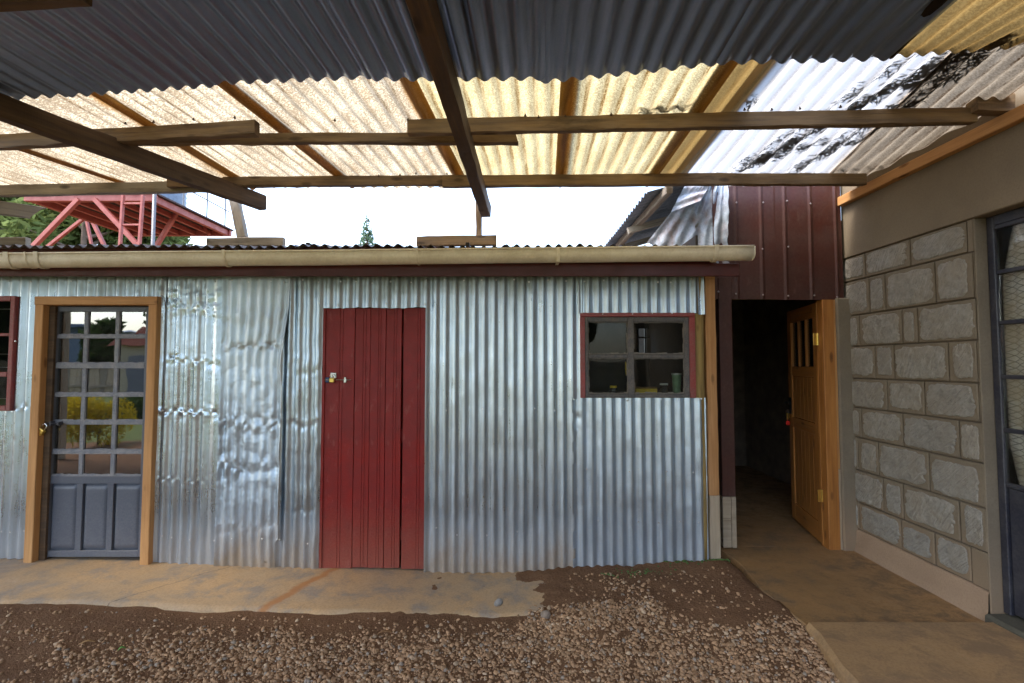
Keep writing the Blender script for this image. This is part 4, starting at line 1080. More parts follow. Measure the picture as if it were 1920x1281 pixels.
# purlins and rafters (pixel lines of their lower front edges, placed at their heights)
def line_beam(name, a, b_, z, w, h, m, za=None, **kw):
    p = atZ(a[0], a[1], z); q_ = atZ(b_[0], b_[1], z if za is None else za)
    return beam(name, p, q_, w, h, m, canopy, **kw)
ZP = ZR - .045
line_beam('purlin', (765, 239), (1826, 219), ZP, .05, .085, M_beam, bow=.01)
line_beam('purlin', (168, 263), (966, 261), ZP - .012, .05, .06, M_beam, cut1=.02, bow=.01)
line_beam('purlin', (-420, 288), (482, 240), ZP, .05, .085, M_beam, bow=.008)
line_beam('purlin', (830, 341), (1622, 336), ZP, .05, .085, M_beam, bow=.008)
line_beam('purlin', (318, 345), (980, 339), ZP + .008, .05, .075, M_beam, bow=.008)
line_beam('purlin', (-500, 368), (420, 349), ZP, .05, .085, M_beamg, bow=.008)
line_beam('purlin', (-800, 40), (165, -14), ZP - .03, .05, .08, M_beamd)
# rafters
ZF = ZP - .085
R1a, R1b = atZ(790, 0, ZF), atZ(913, 402, ZF)
d = (R1a - R1b).normalized(); far_cut = .16
beam('rafter', R1b, R1b + d * 4.1, .078, .125, M_beamd, canopy, cut0=.28, bow=.008)
R0a, R0b = atZ(20, 209, ZF), atZ(494, 381, ZF)
d0 = (R0a - R0b).normalized(); beam('rafter', R0b, R0b + d0 * 4.6, .07, .12, M_beamd, canopy, bow=.008)
beam('rafter', atZ(86, 404, ZF - .03), atZ(-420, 330, ZF - .03), .05, .11, M_beamg, canopy, cut0=.34)
for X_ in (-7.75,): beam('rafter', (X_ + .2, 4.6, ZF), (X_ - .2, nearY - .1, ZF), .05, .11, M_beamd, canopy)
# short posts standing on the shed roof
def roof_post(px0, py0, px1, py1, Y, w, m):
    a = atY(px0, py0, Y); b_ = atY(px1, py1, Y); beam('post', b_, a, .06, w, m, canopy, up=(1, 0, 0), bow=.002)
roof_post(437, 356, 455, 446, 4.25, .075, M_beamg)
roof_post(898, 330, 898, 446, 4.27, .05, M_beam)
# posts at the open side, behind the camera
for X_ in (-7.8, -4.1, 2.2): beam('post', (X_, nearY + .15, -.05), (X_, nearY + .15, ZF - .06), .12, .16, M_pale, canopy, up=(1, 0, 0))
beam('purlin', (-8.6, nearY + .15, ZF - .01), (3.0, nearY + .15, ZF - .01), .05, .1, M_beam, canopy)
# wall plate on the stone building
p, q_ = atX(1568, 380, XB - .035), atX(1935, 197, XB - .035)
zwp = (p.z + q_.z) / 2
beam('wall_plate', (XB - .03, 4.13, p.z - .012), (XB - .03, 1.2, q_.z - .03), .06, .075, M_orange, canopy, bow=.003, rough=.001)
pb = atX(1862, 200, XB - .1); beam('rafter_block', (XB - .22, pb.y, pb.z + .01), (XB + .06, pb.y, pb.z + .01), .075, .10, M_beam, canopy)
# nails through the purlins
nb_ = MB()
for px, py in [(628, 606 / 2.669), (765, 226), (235, 233), (288, 230), (363, 226), (440, 222), (780, 327), (838, 327), (985, 218), (1010, 221), (1060, 220), (1396, 207), (1447, 207), (1500, 205), (1576, 202), (1603, 202), (750, 329), (710, 331), (1146, 216)]:
    p = atZ(px, py, ZR - .012); nb_.tube([p, p + Vector((0, 0, .014))], .004, 6); nb_.tube([p + Vector((0, 0, .0)), p + Vector((0, 0, .004))], .008, 6)
tag(nb_.build('nails', M_nailm, canopy), 'roofing nail points over the purlins', kind='stuff')
# rotting leaves and twigs lying on the sheets at the right
from mathutils.bvhtree import BVHTree
bv_V = []; bv_F = []
for ob in canopy.children:
    if ob.name.startswith('translucent_sheet'):
        k0 = len(bv_V); Mo = MW[ob.name]; bv_V += [Mo @ v.co for v in ob.data.vertices]; bv_F += [tuple(i + k0 for i in p_.vertices) for p_ in ob.data.polygons]
bvh = BVHTree.FromPolygons(bv_V, bv_F)
def drop(x, y):
    h = bvh.ray_cast(Vector((x, y, ZR + .5)), Vector((0, 0, -1)))
    return h[0].z if h[0] is not None else None
dv = MB(); g = random.Random(4)
DA = [0.]
def debris(cx_, cy_, n, sx_, sy_, L):
    for i in range(n):
        x = g.gauss(0, sx_); y = g.gauss(0, sy_); a = DA[0] + g.gauss(0, .45); l = g.uniform(.3, 1) * L
        p = Vector((cx_ + x, cy_ + y)); dx, dy = math.cos(a) * l, math.sin(a) * l; V = []
        for t, wd in ((0, 0), (.25, .09), (.5, .11), (.75, .08), (1, 0)):
            for s_ in ((0,) if wd == 0 else (-1, 1)):
                V.append((p.x + dx * t - dy * wd * .55 * s_, p.y + dy * t + dx * wd * .55 * s_))
        zz = [drop(*v) for v in V]
        if None in zz: continue
        dv.add([(v[0], v[1], z + .0022) for v, z in zip(V, zz)], [(0, 1, 2), (1, 3, 4, 2), (3, 5, 6, 4), (5, 7, 6)])
def debris_line(p0, p1, n, w, L):
    a, b_ = C(*p0), C(*p1); DA[0] = math.atan2(b_.y - a.y, b_.x - a.x)
    for i in range(n):
        t = g.random(); m_ = a + (b_ - a) * t; debris(m_.x, m_.y, 1, w, .02, L)
debris_line((1800, 98), (1400, 318), 1700, .024, .07)
debris_line((1730, 98), (1380, 318), 500, .02, .06)
debris_line((1850, 92), (1500, 318), 900, .022, .07)
debris_line((1870, 98), (1640, 250), 420, .02, .08)
debris_line((1560, 262), (1420, 306), 260, .045, .08)
debris_line((1265, 334), (1690, 322), 520, .05, .05)
debris_line((1900, 50), (1720, 160), 420, .02, .09)
debris_line((1415, 186), (1404, 202), 22, .012, .07)
debris_line((1195, 214), (1290, 205), 260, .03, .05)
debris_line((1640, 250), (1480, 320), 200, .02, .07)
tag(dv.build('leaf_debris', M_debris, recalc=False), 'dark rotting leaves and twigs lying on the translucent roof at the right', 'leaves', kind='stuff')

# ------------------------------------------------------------------ maroon annex with open timber door
annex = thing('maroon_annex', 'maroon sheet-clad annex with open timber door between shed and stone building', 'building', (2.2, 4.15, ZA))
def A_(px, py, Y=YA): return atY(px, py, Y)
def ax(px, py=700, Y=YA): return A_(px, py, Y).x
def az_(py, px=1460, Y=YA): return A_(px, py, Y).z
def boxprof(ph):
    f = ph - np.floor(ph); return np.where(f < .05, 1., np.where(f < .09, 1 - (f - .05) / .04 * 2, np.where(f < .96, -1., -1 + (f - .96) / .04 * 2)))
ztop = 3.2
def mar_sheet(px0, px1, py_b, yo, n, ph=0.):
    x0, x1 = ax(px0), ax(px1); z0 = az_(py_b)
    return corr_sheet('wall_sheet', (x0, YA + yo, z0), (x1, YA + yo, z0), (x0, YA + yo, ztop), (x1, YA + yo, ztop), n, .0045, M_maroon, annex, nv=8, per=24, normal=(0, -1, 0), prof=boxprof, phase=ph,
                      dent=lambda x, z: .004 * fbm(x * 4, z * 4, 5, 2))
mar_sheet(1340, 1462, 561, -.02, 2.55, .1); mar_sheet(1458, 1583, 563, -.026, 2.6, .65)
for nm, a, b_, pz_, pt_, m, y in (('jamb_cladding', 1348, 1372.5, 930, 520, M_maroon, -.024),):
    box(nm, ax(a), ax(b_), YA + y, YA + .05, az_(pz_), az_(pt_), m, annex, b=.003)
box('jamb_board', ax(1348.5), ax(1364), YA - .018, YA + .04, az_(1026), az_(930.5), M_pale, annex); box('jamb_board', ax(1364.3), ax(1373), YA - .024, YA + .05, az_(1026), az_(930.5), M_pale, annex)
ms = MB()
for px, py in ((1380, 551), (1431, 553), (1478, 555), (1527, 554), (1381, 380), (1431, 380), (1476, 377), (1520, 382), (1570, 557), (1430, 467), (1478, 463), (1347, 547)):
    p = A_(px, py, YA - .036); ms.add([(p.x + v[0] * .009, p.y + v[1] * .006, p.z + v[2] * .009) for v in ico], [tuple(f_) for f_ in icoF])
tag(ms.build('screws', simple('dull_screw', (.36, .30, .28), .4, .6), annex, recalc=False), 'pale roofing screws on the maroon sheets', kind='stuff')
# timber jamb on the right
jx0, jx1 = ax(1541), ax(1562)
beam('door_frame', ((jx0 + jx1) / 2, YA + .02, ZA), ((jx0 + jx1) / 2, YA + .02, az_(563)), .11, jx1 - jx0, M_doorw, annex, up=(1, 0, 0), bow=.001, rough=.0008)
beam('door_frame', (jx1 + .018, YA - .0, az_(878)), (jx1 + .012, YA - .0, az_(563)), .05, .03, M_orange, annex, up=(1, 0, 0), bow=.002)
beam('door_frame', (jx1 + .022, YA - .003, ZA), (jx1 + .02, YA - .003, az_(879)), .05, .038, M_pale, annex, up=(1, 0, 0), bow=.002)
# closed dark room behind
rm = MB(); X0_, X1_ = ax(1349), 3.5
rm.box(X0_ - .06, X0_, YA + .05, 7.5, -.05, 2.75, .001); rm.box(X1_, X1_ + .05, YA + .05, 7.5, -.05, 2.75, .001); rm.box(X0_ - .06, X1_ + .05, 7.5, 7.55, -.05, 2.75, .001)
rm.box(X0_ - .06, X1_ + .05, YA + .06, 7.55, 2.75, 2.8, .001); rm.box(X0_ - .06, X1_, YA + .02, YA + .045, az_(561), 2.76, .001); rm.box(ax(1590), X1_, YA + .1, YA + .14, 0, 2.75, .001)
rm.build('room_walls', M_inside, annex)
# door leaf, swung inwards
hx, hy = jx0 - .004, YA + .045
dz0, dz1 = ZA + .012, az_(566)
fe = Vector((hx + .17, hy + .76, 0)); L = math.hypot(.17, .76)
dirv = Vector((.17, .76, 0)).normalized(); nrm = Vector((-dirv.y, dirv.x, 0))   # nrm faces left
Md = Matrix((dirv, -nrm, Vector((0, 0, 1)))).transposed().to_4x4(); Md.translation = Vector((hx, hy, dz0))
H_ = dz1 - dz0
def leaf_part(name, boxes, m, parent, M=Md):
    b_ = MB()
    for bx in boxes: b_.box(*bx)
    return mobj(name, b_.V, b_.F, m, parent, M=M, recalc=True)
Mv = Md @ Matrix.Rotation(-math.pi / 2, 4, 'Y')     # local X points up: grain runs along the stiles
def vbox(x0, x1, y0, y1, z0, z1, b=.003): return (z0, z1, y0, y1, -x1, -x0, b)   # in Mv space
st = .10; th = .042
doorl = leaf_part('timber_door', [vbox(0, st, 0, th, 0, H_), vbox(L - st, L, 0, th, 0, H_)], M_doorw, annex, Mv)
tag(doorl, 'varnished timber door standing open inwards')
leaf_part('rail', [(st + .001, L - st - .001, .002, th - .002, 0, .16, .003)], M_doorw, doorl)
leaf_part('rail', [(st + .001, L - st - .001, .002, th - .002, H_ * .44, H_ * .49, .003)], M_doorw, doorl)
leaf_part('rail', [(st + .001, L - st - .001, .002, th - .002, H_ * .685, H_ * .73, .003)], M_doorw, doorl)
leaf_part('rail', [(st + .001, L - st - .001, .002, th - .002, H_ - .12, H_, .003)], M_doorw, doorl)
pw = (L - 2 * st) / 6
for z0, z1 in ((.16, H_ * .44), (H_ * .49, H_ * .685)):
    for i in range(6): leaf_part('panel_board', [vbox(st + i * pw + .001, st + (i + 1) * pw - .001, .012, th - .012, z0, z1, .003)], M_doorw, doorl, Mv)
for i in (1, 2): leaf_part('mullion', [vbox(st + i * pw * 2 - .014, st + i * pw * 2 + .014, .004, th - .004, H_ * .731, H_ - .121)], M_doorw, doorl, Mv)
for i in range(3): leaf_part('pane', [(st + i * pw * 2 + .014, st + (i + 1) * pw * 2 - .014, th / 2 - .002, th / 2 + .002, H_ * .731, H_ - .121, .0005)], M_glass, doorl)
for zf in (.20, .845):
    zc = H_ * zf; hb = MB()
    hb.box(hx - .034, hx - .006, hy - .002 - .004, hy - .002, dz0 + zc - .05, dz0 + zc + .05, .001); hb.box(hx + .006, hx + .034, hy - .045 - .004 + .008, hy - .040, dz0 + zc - .05, dz0 + zc + .05, .001)
    hb.tube([(hx - .001, hy - .008, dz0 + zc - .05), (hx - .001, hy - .008, dz0 + zc + .05)], .008, 10); hb.build('hinge', M_brass, doorl)
# lever handle and keys
hp = Md @ Vector((L - .05, 0, H_ * .555)); lh = MB()
lh.tube([hp, hp + nrm * .05], .009, 10); lh.tube([hp + nrm * .05, hp + nrm * .055 - dirv * .06 + Vector((0, 0, .006)), hp + nrm * .05 - dirv * .12], .008, 10)
q2 = hp + nrm * .003; lh.box(q2.x - .006, q2.x + .004, q2.y - .022, q2.y + .022, q2.z - .11, q2.z + .05, .003)
lh.build('handle', M_black, doorl, smooth=False)
kp = hp + nrm * .03 + Vector((0, 0, -.075)); ky = thing('bunch_of_keys', 'bunch of keys with red tag hanging from the open timber door lock', 'keys', kp)
kb = MB(); kb.tube([hp + Vector((0, 0, -.07)), kp + nrm * .01], .003, 6); kb.tube([kp + Vector((.016 * math.cos(a), 0, -.014 + .016 * math.sin(a))) for a in np.linspace(0, 2 * math.pi, 13)], .0016, 6, caps=False)
kb.build('key_ring', M_chrome, ky)
kb = MB(); kb.box(kp.x - .010, kp.x + .008, kp.y - .002, kp.y + .002, kp.z - .09, kp.z - .03, .001); kb.box(kp.x + .012, kp.x + .019, kp.y - .006, kp.y - .003, kp.z - .075, kp.z - .03, .001); kb.build('key', M_brass, ky)
kb = MB(); kb.box(kp.x - .02, kp.x + .018, kp.y - .012, kp.y + .004, kp.z - .145, kp.z - .105, .006); kb.tube([kp + Vector((0, 0, -.03)), kp + Vector((-.002, 0, -.105))], .002, 6); kb.build('tag', M_redtag, ky)
# plastic chair inside the room, half hidden by the jamb
ch = thing('plastic_chair', 'blue plastic chair standing in the dark annex room', 'chair', (2.38, 6.3, ZA))
cx_, cy_ = 2.38, 6.3
V, F = boxvf(cx_ - .22, cx_ + .22, cy_ - .22, cy_ + .22, ZA + .41, ZA + .45, .012); mobj('seat', V, F, M_bluep, ch, recalc=True)
V, F = boxvf(cx_ - .22, cx_ + .22, cy_ + .19, cy_ + .23, ZA + .46, ZA + .88, .015); mobj('backrest', V, F, M_bluep, ch, recalc=True)
for sx_ in (-1, 1):
    for sy_ in (-1, 1):
        V, F = tubevf([(cx_ + sx_ * .19, cy_ + sy_ * .19, ZA + .41), (cx_ + sx_ * .22, cy_ + sy_ * .22, ZA)], [.025, .018], 8); mobj('leg', V, F, M_bluep, ch, recalc=True)

# roof of the annex behind the shed: iron underside, rafter and purlins, and a torn hanging sheet
nroof = annex
xe = 1.13; zeav = CAMZ + 1.45; rs = .28
def nr_pt(x, y): return (x, y, zeav + (x - xe) * rs)
for i in range(3):
    y0, y1 = 4.1 + i * .72, 4.1 + (i + 1) * .72 + .05
    xx = xe + .006 * (i % 2)
    corr_sheet('annex_roof_sheet', nr_pt(xx, y1), nr_pt(xx, y0), nr_pt(xe + 2.9, y1), nr_pt(xe + 2.9, y0), (y1 - y0) / .1, .012, M_blueiron, annex, nv=8, per=10, normal=(-rs, 0, 1))
def nb2(name, x0, y0, x1, y1, dz, w, h, m): return beam(name, Vector(nr_pt(x0, y0)) + Vector((0, 0, -dz)), Vector(nr_pt(x1, y1)) + Vector((0, 0, -dz)), w, h, m, annex)
nb2('annex_rafter', xe + .16, 4.0, xe + .16, 6.2, .05, .05, .07, M_beamg)
nb2('annex_rafter', xe + .05, 5.0, xe + 1.2, 5.0, .10, .06, .06, M_beamg); nb2('annex_rafter', xe + .05, 5.85, xe + 1.2, 5.85, .10, .06, .06, M_beamg)
def torn(c, n, name, seed, extra=None):
    o = corr_sheet(name, c[0], c[1], c[2], c[3], n, .010, M_scrap, annex, nv=40, per=10, normal=(0, -1, .2),
                   dent=comb(crease([(.12, .006, .02, .3, 0, 1)], seed, .012)), edge=lambda U, V: .02 * fbm(V * 9, U * 3, seed, 3) * (U > .5), hole=extra)
    return o
torn((A_(1212, 456, 4.34), A_(1366, 500, 4.10), A_(1304, 342, 4.20), A_(1364, 346, 4.08)), 6, 'torn_sheet', 151,
     lambda x, z: (np.hypot((x - .36) * 2.2 - .4 * (z - .26), (z - .26)) < .03))
torn((A_(1258, 398, 4.16), A_(1290, 336, 4.12), A_(1312, 378, 4.08), A_(1342, 330, 4.06)), 3, 'torn_sheet', 153)

# ------------------------------------------------------------------ stone block building at the right
stone = thing('stone_building', 'grey stone block building with plastered beam and navy steel door', 'building', (XB, 3, 0))
def mortar_mat(name, c0, c1, sc=7, bstr=.5, up=None):
    k = Mat(name); p = k.pos(); n = k.noise(p, sc, 6, .65); f = k.noise(p, 90, 4, .7); b = k.noise(k.vec(p, (1, 1, 1)), 1.4, 5, .6)
    c = k.mix(k.ramp(n, [(.3, 0), (.7, 1)]), c0, c1); c = k.mix(k.ramp(b, [(.4, 0), (.7, .6)]), c, tuple(x * .72 for x in c0))
    c = k.mix(k.ramp(f, [(.3, .35), (.55, 0)]), c, tuple(x * .5 for x in c0))
    if up:
        z = k.sep(p)[2]; c = k.mix(k.math('MULTIPLY', k.ramp(k.math('ADD', k.rng(z, .1, .9, .6, -.2), k.math('MULTIPLY', n, .5)), [(.35, 0), (.8, 1)]), .6), c, up)
    return k.principled(c, .92, 0, k.bump(k.math('ADD', k.math('MULTIPLY', n, .6), k.math('MULTIPLY', f, .4)), bstr, .006), spec=.2)
M_mortar = mortar_mat('grey_brown_mortar', (.225, .182, .128), (.18, .146, .104), up=(.30, .20, .12))
M_plaster = mortar_mat('brown_cement_plaster', (.235, .185, .125), (.185, .146, .10), sc=3)
M_plinth = mortar_mat('tan_plinth_plaster', (.37, .255, .165), (.30, .205, .135), sc=4)
M_groove = mortar_mat('joint_groove', (.17, .135, .10), (.13, .105, .08))
k = Mat('chiselled_stone'); p = k.pos()
oi = k.n.new('ShaderNodeObjectInfo')
n1 = k.noise(p, 26, 5, .7); n2 = k.noise(p, 5, 4, .6)
rv = k.math('MULTIPLY_ADD', oi.outputs['Random'], 1.1, .35)
xyz = k.sep(p)
# tool strokes: slanted lines, angle differing from stone to stone
cb = k.n.new('ShaderNodeCombineXYZ')
k.l.new(k.math('ADD', k.math('MULTIPLY', xyz[1], 55.), k.math('MULTIPLY', k.math('MULTIPLY', xyz[2], rv), 55.)), cb.inputs[0]); k.l.new(k.math('MULTIPLY', xyz[2], 5.), cb.inputs[1]); k.l.new(k.math('MULTIPLY', oi.outputs['Random'], 50.), cb.inputs[2])
stv = k.noise(cb.outputs[0], 1.0, 3, .6, .6)
stm = k.ramp(stv, [(.55, 0), (.66, 1)])
c = k.mix(k.ramp(n1, [(.3, 0), (.7, 1)]), (.20, .185, .158), (.36, .335, .285))
c = k.mix(k.ramp(n2, [(.4, 0), (.65, .5)]), c, (.27, .225, .165))
c = k.mix(k.math('MULTIPLY', k.math('MULTIPLY', stm, k.ramp(k.noise(p, 6, 3, .6), [(.35, .1), (.65, 1)])), .6), c, (.37, .35, .315))
c = k.mix(k.math('MULTIPLY', k.ramp(oi.outputs['Random'], [(.3, 0), (1, .5)]), .6), c, (.20, .195, .18))
M_stone = k.principled(c, .9, 0, k.bump(k.math('ADD', k.math('MULTIPLY', n1, .9), k.math('MULTIPLY', stv, .9)), 1., .012), spec=.2)

ycor = YA - .03
yrev = atX(1838, 700, XB).y        # edge of the door reveal
def BY(px, py): return atX(px, py, XB).y
def BZ(py, px=1588): return atX(px, py, XB).z
cy = [485, 530, 594, 651, 709, 762, 816, 875, 933, 982]
czs = [BZ(y) for y in cy]
joints = [[1582, 1629, 1715, 1824], [1585, 1635, 1665, 1760, 1833], [1585, 1614, 1694.5, 1724, 1835], [1585, 1641.5, 1677, 1779, 1833], [1588, 1662, 1731.5, 1833],
          [1588, 1612, 1689, 1793.5, 1837], [1588, 1604, 1641.5, 1735, 1838], [1590, 1648, 1685, 1788, 1838], [1590, 1602, 1679, 1740, 1806]]
box('wall_core', XB + .012, XB + .2, yrev + .004, ycor + .02, -.1, czs[0] + .02, M_groove, stone, b=.002)
def block(y0, y1, z0, z1, seed):
    g_ = .005; y0 += g_; y1 -= g_; z0 += g_; z1 -= g_
    w, h = y1 - y0, z1 - z0
    V = []; F = []; I = []
    def add(Vn, Fn, mi):
        k0 = len(V); V.extend(Vn); F.extend([tuple(i + k0 for i in f_) for f_ in Fn]); I.extend([mi] * len(Fn))
    b_ = .005
    Vb, Fb = boxvf(XB - .003, XB + .02, y0, y1, z0, z1, b_); add(Vb, Fb, 0)
    # rough stone face standing proud of its mortar margin
    N = 56; cyy, czz = (y0 + y1) / 2, (z0 + z1) / 2
    gq = random.Random(seed)
    my = min(.024, w * .16) * gq.uniform(.5, 1.2); mz = min(.020, h * .13) * gq.uniform(.5, 1.2)
    hw, hh = w / 2 - my, h / 2 - mz; ey = gq.uniform(-.4, .4) * my; ez = gq.uniform(-.4, .4) * mz
    rings = []
    for ri, (s_, dx) in enumerate(((1.0, .0025), (.985, -.0045), (.93, -.008), (.68, -.0095), (.36, -.0095))):
        for k_ in range(N):
            a = 2 * math.pi * k_ / N; ca_, sa_ = math.cos(a), math.sin(a)
            pwr = 7.0
            r_ = (abs(ca_) ** pwr + abs(sa_) ** pwr) ** (-1 / pwr)
            jag = 1 + (.07 * float(vnoise(k_ * .22 + seed, 0, 3)) + .07 * float(vnoise(k_ * .75, seed, 5)) + .10 * float(vnoise(k_ * 1.9, seed, 9)))
            yy = cyy + ey + r_ * ca_ * hw * jag * s_; zz = czz + ez + r_ * sa_ * hh * jag * s_
            V.append((XB + dx + (.006 * float(fbm(yy * 22, zz * 22, seed, 2)) if ri > 0 else 0), min(max(yy, y0 + .003), y1 - .003), min(max(zz, z0 + .003), z1 - .003)))
    k0 = len(V) - 5 * N
    for ri in range(4):
        for k_ in range(N):
            k2 = (k_ + 1) % N; F.append((k0 + ri * N + k_, k0 + ri * N + k2, k0 + (ri + 1) * N + k2, k0 + (ri + 1) * N + k_)); I.append(1)
    V.append((XB - .0095, cyy + ey, czz + ez)); c_ = len(V) - 1
    for k_ in range(N): F.append((k0 + 4 * N + k_, k0 + 4 * N + (k_ + 1) % N, c_)); I.append(1)
    return mobj('block', V, F, [M_mortar, M_stone], stone, midx=I, recalc=True)
for r_ in range(9):
    ym = (cy[r_] + cy[r_ + 1]) / 2
    jy = [BY(px, 684) for px in joints[r_]]
    for i in range(len(jy) - 1): block(jy[i + 1], jy[i], czs[r_ + 1], czs[r_], 100 + r_ * 7 + i)
    # margins of plain mortar at the two ends of each course
    if jy[-1] - yrev > .012: box('mortar_margin', XB - .002, XB + .02, yrev + .006, jy[-1] - .003, czs[r_ + 1] + .002, czs[r_] - .002, M_mortar, stone)
    if ycor - jy[0] > .012: box('mortar_margin', XB - .002, XB + .02, jy[0] + .003, ycor + .01, czs[r_ + 1] + .002, czs[r_] - .002, M_mortar, stone)
# pilaster strip at the inner corner and plinth, beam
box('corner_plaster', ax(1566), XB + .15, YA - .05, YA + .12, -.05, az_(560), M_mortar, stone, b=.01)
def plinth():
    V = []; F = []; N = 40
    for i in range(N + 1):
        y = yrev + (ycor + .02 - yrev) * i / N
        f = .010 * float(fbm(y * 4, 0, 3)); z1 = czs[-1] - .004 + .006 * float(fbm(y * 6, 3, 5))
        V += [(XB - .045 - f, y, ZA - .02), (XB - .028 - f * .6, y, ZA + .022 + f), (XB - .014, y, ZA + .06), (XB - .010, y, z1 - .012), (XB - .002, y, z1), (XB + .03, y, z1)]
    for i in range(N):
        for j in range(5): F.append((i * 6 + j, (i + 1) * 6 + j, (i + 1) * 6 + j + 1, i * 6 + j + 1))
    return mobj('plinth', V, F, M_plinth, stone, smooth=True, recalc=True)
plinth()
zb0, zb1 = czs[0] + .002, 3.35
box('ring_beam', XB - .012, XB + .2, .0, YA + .02, zb0, zb1, M_plaster, stone, b=.006)
# reveal and the navy steel door
XD = XB + .085
box('door_reveal', XB - .004, XB + .2, yrev - .006, yrev + .003, -.05, zb0 - .002, M_mortar, stone, b=.008)
y_d1 = yrev - .008; y_d0 = y_d1 - 1.0
zd1 = zb0 - .004; zd0 = ZA + .06
rows_px = [418, 505, 602, 705, 806, 908]
def DZ(py): return atX(1895, py, XD).z
dm = MB()
dm.box(XD - .02, XD + .02, y_d1 - .045, y_d1, zd0, zd1, .004); dm.box(XD - .02, XD + .02, y_d0, y_d0 + .05, zd0, zd1, .004); dm.box(XD - .019, XD + .02, y_d0 + .051, y_d1 - .046, zd1 - .06, zd1, .004)
zs_ = [DZ(y) for y in rows_px]
for z in zs_: dm.box(XD - .016, XD + .014, y_d0 + .051, y_d1 - .046, z - .018, z + .006, .003)
for yy in (y_d0 + .35, y_d0 + .68): dm.box(XD - .014, XD + .012, yy - .012, yy + .012, zs_[-1], zd1 - .061, .003)
sdoor = dm.build('steel_door', M_steelk, stone); tag(sdoor, 'dark navy steel door with panes at the right edge')
box('panel', XD - .006, XD + .01, y_d0 + .052, y_d1 - .047, zd0 + .01, zs_[-1] - .02, M_steelk, sdoor, b=.008)
zz_ = [zd1 - .06] + zs_
for i in range(len(zz_) - 1): box('pane', XD - .004, XD - .001, y_d0 + .05, y_d1 - .045, zz_[i + 1] + .007, zz_[i] - .019 if i else zz_[i], M_glassn, sdoor, b=.0005)
box('door_step', XB - .05, XB + .2, y_d0, yrev + .0, -.05, zd0 - .006, mortar_mat('dark_step_stone', (.085, .08, .06), (.13, .115, .085), sc=9, bstr=.9), stone, b=.015)
box('wall_core', XB + .0, XB + .2, -3.5, y_d0 - .004, -.1, zb0 - .002, M_mortar, stone, b=.003)
box('ring_beam', XB - .012, XB + .2, -3.5, -.004, zb0, zb1, M_plaster, stone, b=.006)
# room behind the steel door and its curtain
rb_ = MB(); rb_.box(XB + 1.2, XB + 1.25, y_d0 - .2, y_d1 + .2, 0, 2.5, .001); rb_.box(XB + .2, XB + 1.2, y_d1 + .02, y_d1 + .06, 0, 2.5, .001); rb_.box(XB + .2, XB + 1.2, y_d0 - .2, y_d0 - .15, 0, 2.5, .001)
rb_.box(XB + .2, XB + 1.25, y_d0 - .2, y_d1 + .2, 2.5, 2.55, .001); rb_.box(XB + .2, XB + 1.25, y_d0 - .2, y_d1 + .2, -.05, 0, .001); rb_.build('room_walls', M_inside, stone)
k = Mat('printed_curtain'); u = k.sep(k.uv('wave'))
zg = k.math('PINGPONG', k.math('MULTIPLY', u[1], 55.), 1.); wv_ = k.math('ABSOLUTE', k.math('SUBTRACT', k.math('PINGPONG', k.math('MULTIPLY', u[0], 2.5), 1.), zg))
c = k.mix(k.ramp(wv_, [(.10, .8), (.18, 0)]), (.78, .76, .72), (.16, .16, .17)); c = k.mix(k.ramp(k.noise(k.pos(), 7, 4, .6), [(.4, 0), (.6, .6)]), c, (.58, .48, .34))
M_curt = k.principled(c, .9)
cu = corr_sheet('curtain', (XD + .036, y_d1 - .035, ZA + .7), (XD + .036, y_d0 + .1, ZA + .7), (XD + .036, y_d1 - .04, 2.44), (XD + .036, y_d0 + .1, 2.44), 9, .010, M_curt, None, nv=20, per=10, normal=(-1, 0, 0),
                dent=lambda x, z: .008 * fbm(x * 3, z * 1.2, 3, 2))
tag(cu, 'pale patterned curtain hanging behind the navy steel door', 'curtain')

# ------------------------------------------------------------------ red steel tower beyond the shed
tw = thing('water_tower', 'red painted steel tower with ladder and dark platform behind the shed', 'tower', (-8.4, 11.3, 0))
D1, D2 = 10.0, 12.7
zpl = atY(170, 372, D1).z
Xl, Xr = atY(57, 380, D1).x, atY(284, 380, D1).x
def bar(name, p0, p1, w, h, m=M_tower): return beam(name, p0, p1, w, h, m, tw, bow=0, rough=0, ch=.006)
for X_ in (Xl, Xr):
    for Y_ in (D1, D2): bar('post', (X_, Y_, -.05), (X_, Y_, zpl - .07), .16, .16)
bar('platform_beam', (Xl - .09, D1, zpl), (Xr + .09, D1, zpl), .10, .14); bar('platform_beam', (Xl - .09, D2, zpl), (Xr + .09, D2, zpl), .10, .14)
bar('platform_beam', (Xl, D1 + .06, zpl), (Xl, D2 - .06, zpl), .10, .14); bar('platform_beam', (Xr, D1 + .06, zpl), (Xr, D2 - .06, zpl), .10, .14)
for i in range(1, 6):
    t = i / 6; bar('joist', (Xl + (Xr - Xl) * t, D1 + .06, zpl - .005), (Xl + (Xr - Xl) * t, D2 - .06, zpl - .005), .07, .10)
for i in range(9):
    t0 = D1 - .1 + (D2 - D1 + .2) * i / 9; t1 = D1 - .1 + (D2 - D1 + .2) * (i + 1) / 9 - .012
    box('platform_board', Xl - .12, Xr + .12, t0, t1, zpl + .075, zpl + .11, M_towerd, tw)
def bpix(a, b_, Y, w=.085): bar('brace', atY(a[0], a[1], Y), atY(b_[0], b_[1], Y), w, w)
bpix((148, 374), (55, 470), D1 - .06); bpix((178, 374), (268, 470), D1 - .06)
bpix((330, 401), (285, 475), 11.2); bpix((163, 405), (80, 470), 12.0, .07); bpix((160, 402), (176, 480), 12.7, .06); bpix((172, 412), (205, 480), 12.6, .08); bpix((376, 412), (392, 440), 12.3, .06)
ld0, ld1 = atY(231, 366, D1 - .35), atY(224, 480, D1 - .35); le0, le1 = atY(268, 366, D1 - .35), atY(260, 480, D1 - .35)
